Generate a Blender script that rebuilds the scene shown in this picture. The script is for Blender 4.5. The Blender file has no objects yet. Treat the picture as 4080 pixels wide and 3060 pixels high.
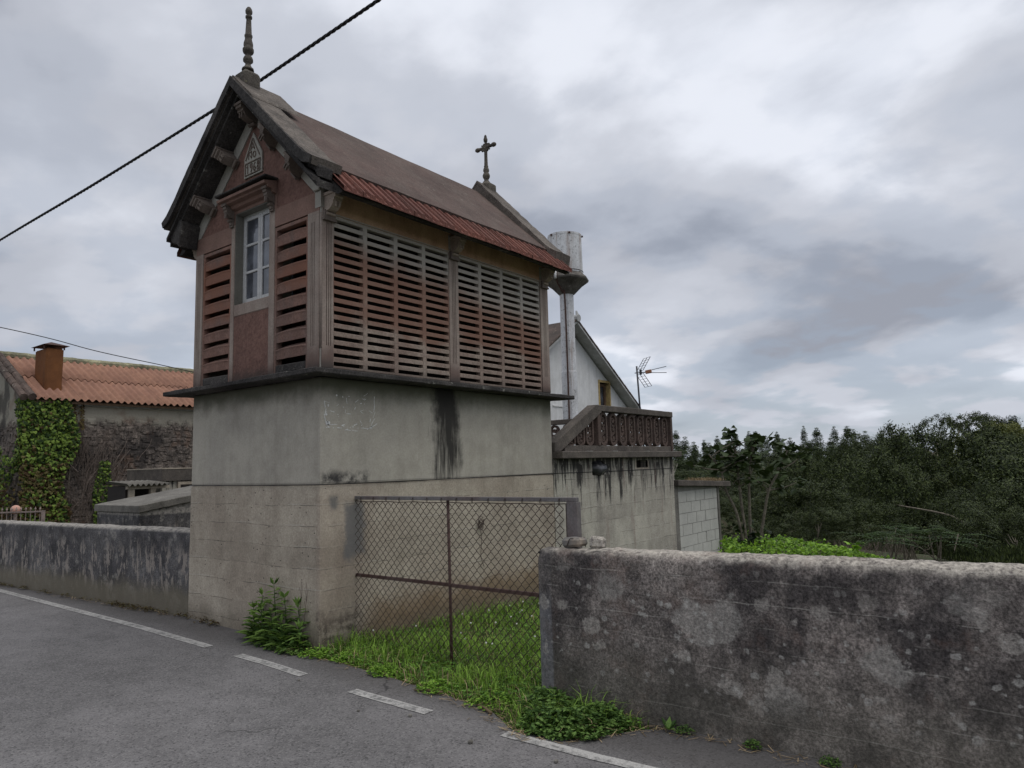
import bpy, bmesh, math, random
from mathutils import Matrix, Vector, noise as mnoise
from math import radians as rad, sin, cos, pi, sqrt
random.seed(7)
S = bpy.context.scene
COL = S.collection

# ------------------------------------------------------------------ camera
CAM = Vector((-3.967, -5.217, 1.6))
YAW, PITCH, ROLL, LENS = rad(37.538), rad(6.575), rad(-1.528), 24.96
fw = Vector((cos(YAW)*cos(PITCH), sin(YAW)*cos(PITCH), sin(PITCH)))
rt = fw.cross(Vector((0, 0, 1))).normalized()
up = rt.cross(fw)
rt, up = rt*cos(ROLL)+up*sin(ROLL), -rt*sin(ROLL)+up*cos(ROLL)
cd = bpy.data.cameras.new('camera'); cam = bpy.data.objects.new('camera', cd); COL.objects.link(cam)
cd.sensor_width = 36; cd.lens = LENS; cd.clip_start = .05; cd.clip_end = 2000
cam.matrix_world = Matrix(((rt.x, up.x, -fw.x, CAM.x), (rt.y, up.y, -fw.y, CAM.y), (rt.z, up.z, -fw.z, CAM.z), (0, 0, 0, 1)))
S.camera = cam

# ------------------------------------------------------------------ sky
SUN_EL, SUN_AZ = rad(72), rad(-80)          # azimuth measured from +X towards +Y
SKY_OFF = (8.3, 2.9, 0)
W = bpy.data.worlds.new('World'); S.world = W; W.use_nodes = True
def build_world():
    nt = W.node_tree; nt.nodes.clear(); N = nt.nodes.new; L = nt.links.new
    out = N('ShaderNodeOutputWorld'); bg = N('ShaderNodeBackground'); L(bg.outputs[0], out.inputs[0])
    tc = N('ShaderNodeTexCoord')
    sky = N('ShaderNodeTexSky'); sky.sky_type = 'NISHITA'; sky.sun_disc = False
    sky.sun_elevation = SUN_EL; sky.sun_rotation = pi/2-SUN_AZ
    sep = N('ShaderNodeSeparateXYZ'); L(tc.outputs['Generated'], sep.inputs[0])
    def math_(op, a, b=None, c=None, clamp=False):
        m = N('ShaderNodeMath'); m.operation = op; m.use_clamp = clamp
        for i, v in enumerate((a, b, c)):
            if v is None: continue
            if isinstance(v, (int, float)): m.inputs[i].default_value = v
            else: L(v, m.inputs[i])
        return m.outputs[0]
    def mix(f, a, b, mode='MIX'):
        m = N('ShaderNodeMix'); m.data_type = 'RGBA'; m.blend_type = mode
        for i, v in ((0, f), (6, a), (7, b)):
            if isinstance(v, (int, float)): m.inputs[i].default_value = v
            elif isinstance(v, tuple): m.inputs[i].default_value = (*v, 1)
            else: L(v, m.inputs[i])
        return m.outputs[2]
    def ramp(f, stops):
        r = N('ShaderNodeValToRGB'); e = r.color_ramp.elements; r.color_ramp.interpolation = 'EASE'
        while len(e) < len(stops): e.new(.5)
        for q, (p, c) in zip(e, stops): q.position = p; q.color = (c, c, c, 1) if isinstance(c, (int, float)) else (*c, 1)
        L(f, r.inputs[0]); return r.outputs[0]
    z = math_('MAXIMUM', sep.outputs[2], 0.0)
    den = math_('ADD', z, .30)
    u = math_('DIVIDE', sep.outputs[0], den); v = math_('DIVIDE', sep.outputs[1], den)
    cb = N('ShaderNodeCombineXYZ'); L(u, cb.inputs[0]); L(v, cb.inputs[1])
    def noise(scale, det, rough, off, dist=0.0):
        mp = N('ShaderNodeMapping'); L(cb.outputs[0], mp.inputs[0]); mp.inputs['Location'].default_value = off
        mp.inputs['Rotation'].default_value = (0, 0, .5); mp.inputs['Scale'].default_value = (1, .85, 1)
        n = N('ShaderNodeTexNoise'); L(mp.outputs[0], n.inputs[0])
        n.inputs['Scale'].default_value = scale; n.inputs['Detail'].default_value = det; n.inputs['Roughness'].default_value = rough
        n.inputs['Distortion'].default_value = dist
        return n.outputs[0]
    n1 = noise(1.55, 8, .48, SKY_OFF, .2)
    n2 = noise(4.2, 7, .5, (7.7, 4.2, 0), .15)
    n3 = noise(.6, 3, .5, (SKY_OFF[1], SKY_OFF[0], 0))
    dens = math_('ADD', math_('MULTIPLY', n1, .60), math_('ADD', math_('MULTIPLY', n2, .16), math_('MULTIPLY', n3, .30)))
    br = ramp(dens, [(.42, 0.0), (.485, .34), (.545, .52), (.63, 1.0)])
    cloud = mix(br, (.335, .35, .39), (.83, .845, .88))
    # brighter towards the veiled sun
    sd = Vector((cos(SUN_EL)*cos(SUN_AZ), cos(SUN_EL)*sin(SUN_AZ), sin(SUN_EL)))
    dp = N('ShaderNodeVectorMath'); dp.operation = 'DOT_PRODUCT'; L(tc.outputs['Generated'], dp.inputs[0]); dp.inputs[1].default_value = sd
    gl = math_('POWER', math_('MAXIMUM', dp.outputs['Value'], 0), 5)
    cloud = mix(1.0, cloud, mix(gl, (.93, .95, 1.0), (1.16, 1.15, 1.13)), 'MULTIPLY')
    # thin blue gaps low down
    gap = math_('MULTIPLY', ramp(n2, [(.45, 1.0), (.56, 0.0)]), ramp(z, [(0.02, .6), (.25, .2), (.6, .05)]))
    skyc = mix(1.0, sky.outputs[0], (.085, .085, .085), 'MULTIPLY')
    skyc = mix(.6, skyc, (.40, .48, .60))
    col = mix(gap, cloud, skyc)
    L(col, bg.inputs[0]); bg.inputs[1].default_value = 1.06
build_world()
sl = bpy.data.lights.new('sun', 'SUN'); sun = bpy.data.objects.new('sun', sl); COL.objects.link(sun)
sl.energy = 1.5; sl.angle = rad(60); sl.color = (1.0, .97, .92)
sun.rotation_euler = Vector((-cos(SUN_EL)*cos(SUN_AZ), -cos(SUN_EL)*sin(SUN_AZ), -sin(SUN_EL))).to_track_quat('-Z', 'Y').to_euler()
vs = S.view_settings; vs.view_transform = 'Standard'; vs.look = 'None'; vs.exposure = 0.0; vs.gamma = 1.0; vs.use_curve_mapping = False
S.cycles.use_denoising = True
S.cycles.max_bounces = 6; S.cycles.diffuse_bounces = 3; S.cycles.transparent_max_bounces = 8
S.cycles.sample_clamp_indirect = 4

# ------------------------------------------------------------------ helpers
def tag(o, label=None, cat=None, group=None, kind=None):
    if label: o['label'] = label
    if cat: o['category'] = cat
    if group: o['group'] = group
    if kind: o['kind'] = kind
    return o
def setparent(o, p):
    if p is not None:
        o.parent = p; o.matrix_parent_inverse = p.matrix_basis.inverted()
    return o
def thing(name, label, cat, loc=(0, 0, 0), group=None):
    o = bpy.data.objects.new(name, None); o.empty_display_size = .2; COL.objects.link(o); o.location = loc
    return tag(o, label, cat, group)
class MB:
    def __init__(s): s.v = []; s.f = []
    def add(s, vs, fs):
        b = len(s.v); s.v += [tuple(p) for p in vs]; s.f += [tuple(b+i for i in f) for f in fs]; return s
    def box(s, x0, x1, y0, y1, z0, z1):
        x0, x1 = sorted((x0, x1)); y0, y1 = sorted((y0, y1)); z0, z1 = sorted((z0, z1))
        return s.add([(x0,y0,z0),(x1,y0,z0),(x1,y1,z0),(x0,y1,z0),(x0,y0,z1),(x1,y0,z1),(x1,y1,z1),(x0,y1,z1)],
                     [(3,2,1,0),(4,5,6,7),(0,1,5,4),(1,2,6,5),(2,3,7,6),(3,0,4,7)])
    def prism(s, pts, axis, a, b):
        """pts: 2D polygon; axis 'x','y','z' extrude from a to b. 2D order: x->(y,z) y->(x,z) z->(x,y)"""
        def mk(p, t):
            return {'x': (t, p[0], p[1]), 'y': (p[0], t, p[1]), 'z': (p[0], p[1], t)}[axis]
        n = len(pts); vs = [mk(p, a) for p in pts]+[mk(p, b) for p in pts]
        fs = [tuple(range(n-1, -1, -1)), tuple(range(n, 2*n))]+[(i, (i+1) % n, n+(i+1) % n, n+i) for i in range(n)]
        return s.add(vs, fs)
    def tube(s, path, r, n=6, cap=True):
        P = [Vector(p) for p in path]; rs = r if isinstance(r, (list, tuple)) else [r]*len(P); b = len(s.v); ref = None
        for i, p in enumerate(P):
            d = (P[min(i+1, len(P)-1)]-P[max(i-1, 0)])
            d = d.normalized() if d.length > 1e-9 else Vector((0, 0, 1))
            if ref is None:
                ref = d.orthogonal().normalized()
            ref = (ref-d*ref.dot(d))
            ref = ref.normalized() if ref.length > 1e-6 else d.orthogonal().normalized()
            q = d.cross(ref)
            for k in range(n):
                a = 2*pi*k/n; s.v.append(tuple(p+ref*(cos(a)*rs[i])+q*(sin(a)*rs[i])))
        for i in range(len(P)-1):
            for k in range(n):
                s.f.append((b+i*n+k, b+i*n+(k+1) % n, b+(i+1)*n+(k+1) % n, b+(i+1)*n+k))
        if cap:
            s.f.append(tuple(b+k for k in range(n-1, -1, -1))); s.f.append(tuple(b+(len(P)-1)*n+k for k in range(n)))
        return s
    def lathe(s, prof, c, n=16):
        b = len(s.v)
        for r, z in prof:
            for k in range(n):
                a = 2*pi*k/n; s.v.append((c[0]+r*cos(a), c[1]+r*sin(a), c[2]+z))
        for i in range(len(prof)-1):
            for k in range(n): s.f.append((b+i*n+k, b+i*n+(k+1) % n, b+(i+1)*n+(k+1) % n, b+(i+1)*n+k))
        s.f.append(tuple(b+k for k in range(n-1, -1, -1))); s.f.append(tuple(b+(len(prof)-1)*n+k for k in range(n)))
        return s
    def bar(s, p, q, w, h, upv=(0, 0, 1)):
        p, q = Vector(p), Vector(q); d = (q-p).normalized(); u = Vector(upv); r = d.cross(u)
        if r.length < 1e-6: r = d.orthogonal()
        r.normalize(); u = r.cross(d); vs = []
        for e in (p, q):
            for a, b_ in ((-1, -1), (1, -1), (1, 1), (-1, 1)): vs.append(e+r*(a*w/2)+u*(b_*h/2))
        return s.add(vs, [(3, 2, 1, 0), (4, 5, 6, 7), (0, 1, 5, 4), (1, 2, 6, 5), (2, 3, 7, 6), (3, 0, 4, 7)])
    def mesh(s, name, mat, smooth=False, fix=True):
        me = bpy.data.meshes.new(name); me.from_pydata(s.v, [], s.f)
        if fix:
            bm = bmesh.new(); bm.from_mesh(me); bmesh.ops.recalc_face_normals(bm, faces=bm.faces); bm.to_mesh(me); bm.free()
        if mat: me.materials.append(mat)
        if smooth: me.polygons.foreach_set('use_smooth', [True]*len(me.polygons))
        me.update(); return me
    def build(s, name, mat, parent=None, smooth=False, bevel=0, seg=1, fix=True, rough=0, sub=0):
        me = s.mesh(name, mat, smooth, fix)
        if sub or bevel or rough: worn(me, bevel, seg, rough, sub)
        return obj(name, me, parent)
def worn(me, bevel=0, seg=1, rough=0, sub=0):
    bm = bmesh.new(); bm.from_mesh(me)
    if bevel:
        es = [e for e in bm.edges if len(e.link_faces) == 2 and e.calc_face_angle(0) > .5]
        bmesh.ops.bevel(bm, geom=es, offset=bevel, segments=seg, affect='EDGES', profile=.6)
    if sub:
        for _ in range(6):
            es = [e for e in bm.edges if e.calc_length() > sub]
            if not es: break
            bmesh.ops.subdivide_edges(bm, edges=es, cuts=1, use_grid_fill=True)
        bmesh.ops.triangulate(bm, faces=[f for f in bm.faces if len(f.verts) > 4])
    if rough:
        bm.normal_update()
        for v in bm.verts:
            p = v.co; d = mnoise.noise(p*6)*.6+mnoise.noise(p*17+Vector((9, 3, 1)))*.4+mnoise.noise(p*2.2)*.5
            v.co = p+v.normal*(d*rough)
    bm.to_mesh(me); bm.free(); me.update()
def obj(name, me, parent=None, loc=None, rot=None, scale=None):
    o = bpy.data.objects.new(name, me); COL.objects.link(o)
    if loc is not None: o.location = loc
    if rot is not None: o.rotation_euler = rot
    if scale is not None: o.scale = scale if not isinstance(scale, (int, float)) else (scale,)*3
    if loc is not None or rot is not None or scale is not None:
        o.matrix_basis = Matrix.LocRotScale(o.location, o.rotation_euler, o.scale)
    return setparent(o, parent)
def lerp(a, b, t): return a+(b-a)*t
def sst(a, b, x):
    t = max(0, min(1, (x-a)/(b-a))); return t*t*(3-2*t)
def pw(x, pts):
    if x <= pts[0][0]: return pts[0][1]
    for (a, fa), (b, fb) in zip(pts, pts[1:]):
        if x <= b: return fa+(fb-fa)*(x-a)/(b-a)
    return pts[-1][1]
def catmull(P, n=8):
    P = [Vector(p) for p in P]; Q = [P[0]*2-P[1]]+P+[P[-1]*2-P[-2]]; out = []
    for i in range(1, len(Q)-2):
        for k in range(n):
            t = k/n; a, b, c, d = Q[i-1:i+3]
            out.append(.5*((2*b)+(c-a)*t+(2*a-5*b+4*c-d)*t*t+(3*b-a-3*c+d)*t**3))
    out.append(P[-1]); return out

# ------------------------------------------------------------------ materials
class Mt:
    """small node-tree writer; positions are world metres"""
    def __init__(s, name):
        s.m = bpy.data.materials.new(name); s.m.use_nodes = True; s.nt = s.m.node_tree; s.nt.nodes.clear()
        s.out = s.N('ShaderNodeOutputMaterial'); s.b = s.N('ShaderNodeBsdfPrincipled'); s.L(s.b.outputs[0], s.out.inputs[0])
        g = s.N('ShaderNodeNewGeometry'); s.pos = g.outputs['Position']; s.nrm = g.outputs['Normal']
        sp = s.N('ShaderNodeSeparateXYZ'); s.L(s.pos, sp.inputs[0]); s.x, s.y, s.z = sp.outputs
        s.b.inputs['Specular IOR Level'].default_value = .25
    def N(s, t): return s.nt.nodes.new(t)
    def L(s, a, b): s.nt.links.new(a, b)
    def set(s, sock, v):
        if isinstance(v, (int, float)): sock.default_value = v
        elif isinstance(v, tuple): sock.default_value = (*v, 1) if len(v) == 3 and sock.type == 'RGBA' else v
        else: s.L(v, sock)
    def math(s, op, a, b=0.0, c=None, clamp=False):
        m = s.N('ShaderNodeMath'); m.operation = op; m.use_clamp = clamp; s.set(m.inputs[0], a); s.set(m.inputs[1], b)
        if c is not None: s.set(m.inputs[2], c)
        return m.outputs[0]
    def mul(s, a, b): return s.math('MULTIPLY', a, b)
    def addm(s, a, b): return s.math('ADD', a, b)
    def map(s, v, a, b, c=0.0, d=1.0):
        m = s.N('ShaderNodeMapRange'); m.interpolation_type = 'SMOOTHSTEP'; s.set(m.inputs[0], v)
        for i, q in enumerate((a, b, c, d)): s.set(m.inputs[1+i], q)
        return m.outputs[0]
    def vec(s, scale=(1, 1, 1), off=(0, 0, 0), src=None):
        m = s.N('ShaderNodeMapping'); s.L(src or s.pos, m.inputs[0]); m.inputs['Scale'].default_value = scale; m.inputs['Location'].default_value = off
        return m.outputs[0]
    def noise(s, scale, det=4, rough=.55, vec=None, dist=0.0):
        n = s.N('ShaderNodeTexNoise'); s.L(vec or s.pos, n.inputs[0]); n.inputs['Scale'].default_value = scale
        n.inputs['Detail'].default_value = det; n.inputs['Roughness'].default_value = rough; n.inputs['Distortion'].default_value = dist
        return n.outputs[0]
    def voro(s, scale, vec=None, feat='F1', rnd=1.0, out=0):
        n = s.N('ShaderNodeTexVoronoi'); n.feature = feat; s.L(vec or s.pos, n.inputs['Vector']); n.inputs['Scale'].default_value = scale
        n.inputs['Randomness'].default_value = rnd; return n.outputs[out]
    def mix(s, f, a, b, mode='MIX'):
        m = s.N('ShaderNodeMix'); m.data_type = 'RGBA'; m.blend_type = mode; m.clamp_factor = True
        for i, v in ((0, f), (6, a), (7, b)): s.set(m.inputs[i], v)
        return m.outputs[2]
    def val(s, c, f, lo, hi):
        """brightness variation: multiply by map(f)"""
        k = s.map(f, .3, .7, lo, hi); cb = s.N('ShaderNodeCombineXYZ'); [s.L(k, cb.inputs[i]) for i in range(3)]
        return s.mix(1.0, c, cb.outputs[0], 'MULTIPLY')
    def rnd(s):
        o = s.N('ShaderNodeObjectInfo'); return o.outputs['Random']
    def bump(s, h, strength=.4, dist=.01):
        b = s.N('ShaderNodeBump'); b.inputs['Strength'].default_value = strength; b.inputs['Distance'].default_value = dist; s.L(h, b.inputs['Height'])
        s.L(b.outputs[0], s.b.inputs['Normal'])
    def done(s, col, rough=.9, spec=None):
        s.set(s.b.inputs['Base Color'], col); s.set(s.b.inputs['Roughness'], rough)
        if spec is not None: s.b.inputs['Specular IOR Level'].default_value = spec
        return s.m
    def box(s, x=None, y=None, z=None, soft=.05, warp=None):
        """soft mask of a world-space box (stains with a shape of their own)"""
        f = None; w = warp
        for v, r in ((s.x, x), (s.y, y), (s.z, z)):
            if r is None: continue
            vv = s.addm(v, w) if w is not None else v
            k = s.mul(s.map(vv, r[0]-soft, r[0]+soft), s.map(vv, r[1]-soft, r[1]+soft, 1.0, 0.0))
            f = k if f is None else s.mul(f, k)
        return f
def concrete(name, light, dark, stain=(.03, .03, .03), stain_amt=.6, streak=.5, lichen=None, speck=.25, bump=.35, bscale=60, extra=None, rough=.92, lo=.42, hi=.68):
    t = Mt(name)
    n1 = t.noise(1.3, 5, .6); n2 = t.noise(7, 5, .65, t.vec((1, 1, 1), (5, 2, 9))); n3 = t.noise(bscale, 3, .7)
    c = t.mix(t.map(n1, .35, .65), light, dark)
    c = t.val(c, n2, 1-speck*.6, 1+speck*.6)
    st = t.noise(1.0, 6, .62, t.vec((5.5, 5.5, .55), (1, 4, 2)))
    blot = t.noise(2.6, 7, .7, t.vec((1, 1, .8), (3, 8, 1)))
    f = t.map(t.addm(t.mul(st, streak), t.mul(blot, 1-streak)), lo, hi, 0.0, stain_amt)
    c = t.mix(f, c, stain)
    c = t.val(c, n3, 1-speck, 1+speck)
    if lichen:
        col, sc, th, amt = lichen
        w = t.N('ShaderNodeVectorMath'); w.operation = 'ADD'; nz = t.N('ShaderNodeTexNoise'); t.L(t.pos, nz.inputs[0]); nz.inputs['Scale'].default_value = sc*3.2; nz.inputs['Detail'].default_value = 7; nz.inputs['Roughness'].default_value = .68
        vs_ = t.N('ShaderNodeVectorMath'); vs_.operation = 'SCALE'; t.L(nz.outputs['Color'], vs_.inputs[0]); vs_.inputs['Scale'].default_value = 1.25/sc
        t.L(t.pos, w.inputs[0]); t.L(vs_.outputs[0], w.inputs[1])
        d = t.voro(sc, w.outputs[0]); pick = t.voro(sc, w.outputs[0], out=1)
        sp = t.N('ShaderNodeSeparateColor'); t.L(pick, sp.inputs[0])
        rad_ = t.mul(t.math('POWER', sp.outputs[0], 1.8), th)
        gr = t.map(t.noise(48, 5, .75), .34, .60)
        c = t.mix(t.mul(t.mul(t.map(t.math('SUBTRACT', rad_, d), 0, .14), gr), amt), c, col)
    if extra: c = extra(t, c)
    hb = t.addm(t.mul(n3, .6), t.mul(n2, .9)); t.bump(hb, bump, .012)
    return t.done(c, rough)
def plain(name, col, var=.15, scale=25, rough=.7, bump=0, spec=None, metal=0):
    t = Mt(name); n = t.noise(scale, 5, .6); c = t.val(col, n, 1-var, 1+var)
    if bump: t.bump(n, bump, .006)
    t.b.inputs['Metallic'].default_value = metal
    return t.done(c, rough, spec)
def foliage(name, c1, c2, var=.5, trans=.25, rough=.6):
    t = Mt(name); r = t.rnd(); n = t.noise(1.1, 3, .6); w = t.N('ShaderNodeTexWhiteNoise'); g = t.N('ShaderNodeNewGeometry')
    w.noise_dimensions = '1D'; t.L(g.outputs['Random Per Island'], w.inputs['W'])
    c = t.mix(t.map(t.addm(t.mul(w.outputs[0], .6), t.mul(n, .5)), .3, .8), c1, c2)
    c = t.val(c, w.outputs[0], 1-var, 1+var)
    t.done(c, rough, .25)
    if trans:
        tr = t.N('ShaderNodeBsdfTranslucent'); t.L(t.mix(1.0, c, (1.0, 1.0, .6), 'MULTIPLY'), tr.inputs[0])
        mx = t.N('ShaderNodeMixShader'); mx.inputs[0].default_value = trans; t.L(t.b.outputs[0], mx.inputs[1]); t.L(tr.outputs[0], mx.inputs[2]); t.L(mx.outputs[0], t.out.inputs[0])
    return t.m
# ---- material palette
def board_lines(t, c, h=.185, amt=.75, seed=0.0, lite_amt=.35):
    wz = t.addm(t.z, t.mul(t.math('SUBTRACT', t.noise(2.2, 4, .6, t.vec((1, 1, .3), (seed, 0, 0))), .5), .05))
    q = t.math('DIVIDE', wz, h); fr = t.math('FRACT', q, 0.0); fl = t.math('FLOOR', q, 0.0)
    wn = t.N('ShaderNodeTexWhiteNoise'); wn.noise_dimensions = '1D'; t.L(fl, wn.inputs['W'])
    c = t.val(c, wn.outputs[0], .955, 1.045)
    brk = t.map(t.noise(3.2, 6, .75, t.vec((1, 1, 2.5), (seed, 4, 1))), .42, .58)
    edge = t.map(t.math('ABSOLUTE', t.math('SUBTRACT', fr, .5), 0.0), .478, .492)
    ln = t.mul(edge, brk)
    c = t.mix(t.mul(ln, amt), c, (.05, .045, .04))
    lite = t.mul(t.mul(t.map(fr, .02, .04), t.map(fr, .05, .10, 1.0, 0.0)), t.map(t.noise(2.2, 5, .6, t.vec((1, .6, 3), (seed, 1, 3))), .46, .58))
    c = t.mix(t.mul(lite, lite_amt), c, (.5, .48, .43))
    d = t.voro(16, t.vec((1, 1, 1.6), (2, 2, 2))); pk = t.voro(16, t.vec((1, 1, 1.6), (2, 2, 2)), out=1)
    sp = t.N('ShaderNodeSeparateColor'); t.L(pk, sp.inputs[0])
    pit = t.math('LESS_THAN', d, t.mul(t.map(sp.outputs[0], .80, 1.0), .16))
    c = t.mix(t.mul(pit, .8), c, (.04, .035, .03))
    return c, ln
def base_extra(t, c):
    c, ln = board_lines(t, c, .185)
    side = t.map(t.y, .06, .03)                                  # faces on the yard side
    n = t.math('SUBTRACT', t.noise(4, 5, .65), .5); w = t.mul(n, .35)
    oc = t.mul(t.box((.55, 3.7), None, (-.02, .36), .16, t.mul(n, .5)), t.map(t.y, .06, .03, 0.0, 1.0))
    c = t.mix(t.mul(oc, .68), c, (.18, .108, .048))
    bk = t.mul(t.box((-.2, .45), None, (-.2, .34), .12, w), t.map(t.y, .06, .03, 0.0, 1.0))
    c = t.mix(t.mul(bk, t.map(t.noise(9, 6, .75), .40, .60)), c, (.045, .04, .036))
    pk = t.mul(t.box((-.2, .55), None, (.2, 1.4), .15, w), t.map(t.y, .06, .03, 0.0, 1.0))
    c = t.mix(t.mul(pk, .22), c, (.30, .225, .18))
    ag = t.noise(34, 6, .8, t.vec((1, 1, 1), (8, 2, 5))); c = t.val(c, ag, .84, 1.13)
    ag2 = t.map(t.noise(9, 7, .78, t.vec((1, 1, 2.2), (1, 7, 5))), .54, .66); c = t.mix(t.mul(ag2, .32), c, (.17, .14, .105))
    gr = t.mul(t.box((.28, .50), None, (.80, 1.32), .05, w), t.map(t.y, .06, .03, 0.0, 1.0))
    c = t.mix(t.mul(gr, .75), c, (.13, .135, .14))
    g2 = t.mul(t.box((.10, .19), None, (1.25, 1.37), .03, t.mul(n, .12)), t.map(t.y, .06, .03, 0.0, 1.0))
    c = t.mix(t.mul(g2, .8), c, (.13, .13, .125))
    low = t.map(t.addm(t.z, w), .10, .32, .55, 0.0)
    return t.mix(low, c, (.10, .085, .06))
def plaster_extra(t, c):
    n = t.math('SUBTRACT', t.noise(3.5, 5, .65), .5); w = t.mul(n, .25)
    alg = t.map(t.addm(t.z, w), 2.18, 2.40)
    c = t.mix(t.mul(alg, .85), c, (.075, .078, .05))
    ys = t.map(t.y, .06, .03, 0.0, 1.0)
    vst = t.noise(1.0, 5, .6, t.vec((16, 16, 1.3), (2, 3, 1)))
    s1 = t.mul(t.box((1.47, 1.84), None, (1.44, 2.6), .10, t.addm(t.mul(n, .38), t.mul(t.math('SUBTRACT', t.noise(18, 4, .7, t.vec((1, 1, .15))), .5), .22))), ys)
    s1 = t.mul(s1, t.map(t.addm(vst, t.mul(t.math('SUBTRACT', t.z, 1.6), .28)), .36, .60))
    c = t.mix(t.mul(s1, .93), c, (.02, .018, .017))
    s2 = t.mul(t.box((.02, .56), None, (1.47, 1.585), .05, t.mul(n, .2)), ys)
    c = t.mix(t.mul(s2, t.map(t.noise(8, 5, .7), .35, .6)), c, (.05, .047, .045))
    return c
M = {}
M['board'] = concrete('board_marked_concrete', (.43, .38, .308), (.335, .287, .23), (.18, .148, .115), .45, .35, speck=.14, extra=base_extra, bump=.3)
M['plaster'] = concrete('grey_plaster', (.43, .40, .34), (.36, .335, .288), (.20, .18, .145), .45, .4, speck=.08, bump=.12, extra=plaster_extra)
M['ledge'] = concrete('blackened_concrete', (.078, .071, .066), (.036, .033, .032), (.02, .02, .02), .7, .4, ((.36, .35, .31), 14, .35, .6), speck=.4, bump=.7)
M['verge'] = concrete('weathered_roof_cement', (.165, .142, .123), (.105, .09, .079), (.05, .045, .04), .55, .2, ((.34, .32, .28), 11, .3, .5), speck=.35, bump=.6)
M['roof'] = concrete('pinkish_roof_cement', (.108, .074, .064), (.086, .061, .053), (.155, .128, .11), .42, .2, ((.36, .33, .28), 9, .25, .45), speck=.22, bump=.35)
def slat_extra(lo, hi, base, red=.30, pale=False):
    def f(t, c):
        n = t.noise(1.5, 4, .6, t.vec((1, 1, 1.2), (4, 1, 6)))
        zc = t.mul(t.map(t.z, lo, lo+.35), t.map(t.z, hi-.35, hi, 1.0, 0.0))
        k = t.map(t.addm(n, t.mul(zc, red)), .60, .84)
        c = t.mix(t.mul(k, .8), c, base)
        if pale:
            zb = t.addm(t.addm(t.z, t.mul(t.x, .115)), t.mul(t.math('SUBTRACT', t.noise(3.5, 4, .6, t.vec((1, 1, .6), (1, 5, 2))), .5), .35))
            c = t.mix(t.map(zb, 3.62, 3.98, 0.0, .75), c, (.40, .38, .34))
        return t.mix(t.map(t.addm(t.z, t.mul(n, .25)), 2.62, 2.80, .6, 0.0), c, (.085, .068, .058))
    return f
M['slat'] = concrete('grey_red_louvre_concrete', (.325, .27, .222), (.25, .18, .148), (.135, .09, .075), .5, .4, speck=.2, bump=.25, extra=slat_extra(2.75, 3.95, (.205, .105, .074), .34, True))
M['slat_front'] = concrete('red_louvre_concrete', (.225, .132, .104), (.185, .115, .094), (.15, .115, .102), .75, .6, speck=.22, bump=.25, extra=slat_extra(2.95, 4.1, (.235, .108, .070), .25))
def pil_extra(t, c):
    n = t.noise(2.5, 4, .6)
    c = t.mix(t.map(t.addm(t.z, t.mul(n, .5)), 2.80, 3.05, .8, 0.0), c, (.13, .085, .072))
    return t.mix(t.map(t.addm(t.z, t.mul(n, .2)), 2.60, 2.72, .85, 0.0), c, (.05, .045, .042))
M['pilaster'] = concrete('pilaster_concrete', (.335, .285, .245), (.27, .215, .185), (.165, .115, .095), .5, .6, speck=.13, bump=.2, extra=pil_extra)
M['frieze'] = concrete('rose_plaster', (.25, .155, .125), (.205, .13, .105), (.13, .085, .07), .4, .4, speck=.12, bump=.2)
M['ochre'] = concrete('ochre_plaster', (.56, .37, .235), (.48, .30, .19), (.15, .075, .045), .5, .4, speck=.1, bump=.15)
M['gable'] = concrete('pale_gable_plaster', (.40, .385, .34), (.34, .32, .285), (.20, .17, .15), .35, .3, speck=.09, bump=.12)
def rough_extra(t, c):
    d = t.voro(21, t.vec((1, 1, 1)), 'SMOOTH_F1'); pk = t.voro(21, out=1)
    n = t.noise(6, 5, .7)
    k = t.mul(t.map(d, .10, .30, 1.0, 0.0), t.map(n, .42, .58))
    c = t.mix(t.mul(k, .55), c, (.085, .045, .038))
    return t.mix(t.map(t.addm(t.z, t.mul(n, .12)), 2.60, 2.72, .75, 0.0), c, (.055, .045, .04))
M['roughcast'] = concrete('rose_roughcast', (.195, .110, .088), (.158, .090, .073), (.12, .065, .055), .35, .2, speck=.2, bump=.9, bscale=30, extra=rough_extra)
M['corbel'] = concrete('corbel_concrete', (.205, .168, .142), (.15, .122, .105), (.09, .07, .06), .5, .3, speck=.15, bump=.2)
M['pale_corbel'] = concrete('pale_corbel_concrete', (.42, .345, .29), (.34, .275, .23), (.15, .11, .09), .4, .3, speck=.15, bump=.2)
M['stone_dark'] = concrete('dark_lichened_stone', (.14, .125, .105), (.085, .075, .066), (.035, .03, .026), .5, .2, ((.27, .25, .16), 22, .4, .6), speck=.35, bump=.6)
M['tile'] = concrete('clay_tile', (.19, .078, .058), (.14, .058, .046), (.075, .045, .038), .45, .4, ((.40, .30, .20), 18, .25, .4), speck=.25, bump=.3)
M['win_white'] = concrete('flaking_white_paint', (.60, .61, .61), (.50, .50, .50), (.20, .19, .17), .45, .5, speck=.12, bump=.15, rough=.6)
M['reveal'] = concrete('grey_reveal', (.22, .215, .19), (.17, .165, .145), (.08, .075, .06), .5, .6, speck=.1, bump=.1)
M['black'] = plain('interior_shade', (.025, .02, .018), .2)  # near-black colour stands in for shade inside the granary and openings
def glass():
    t = Mt('old_window_glass'); n = t.noise(3.5, 5, .6); n2 = t.noise(30, 4, .7)
    c = t.mix(t.map(n, .4, .7), (.045, .05, .062), (.13, .142, .17))  # paler bluish patches paint in the reflected sky and curtain
    t.bump(n, .06, .02); t.done(c, t.map(n2, .3, .8, .04, .18), 1.0); return t.m
M['glass'] = glass()
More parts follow.
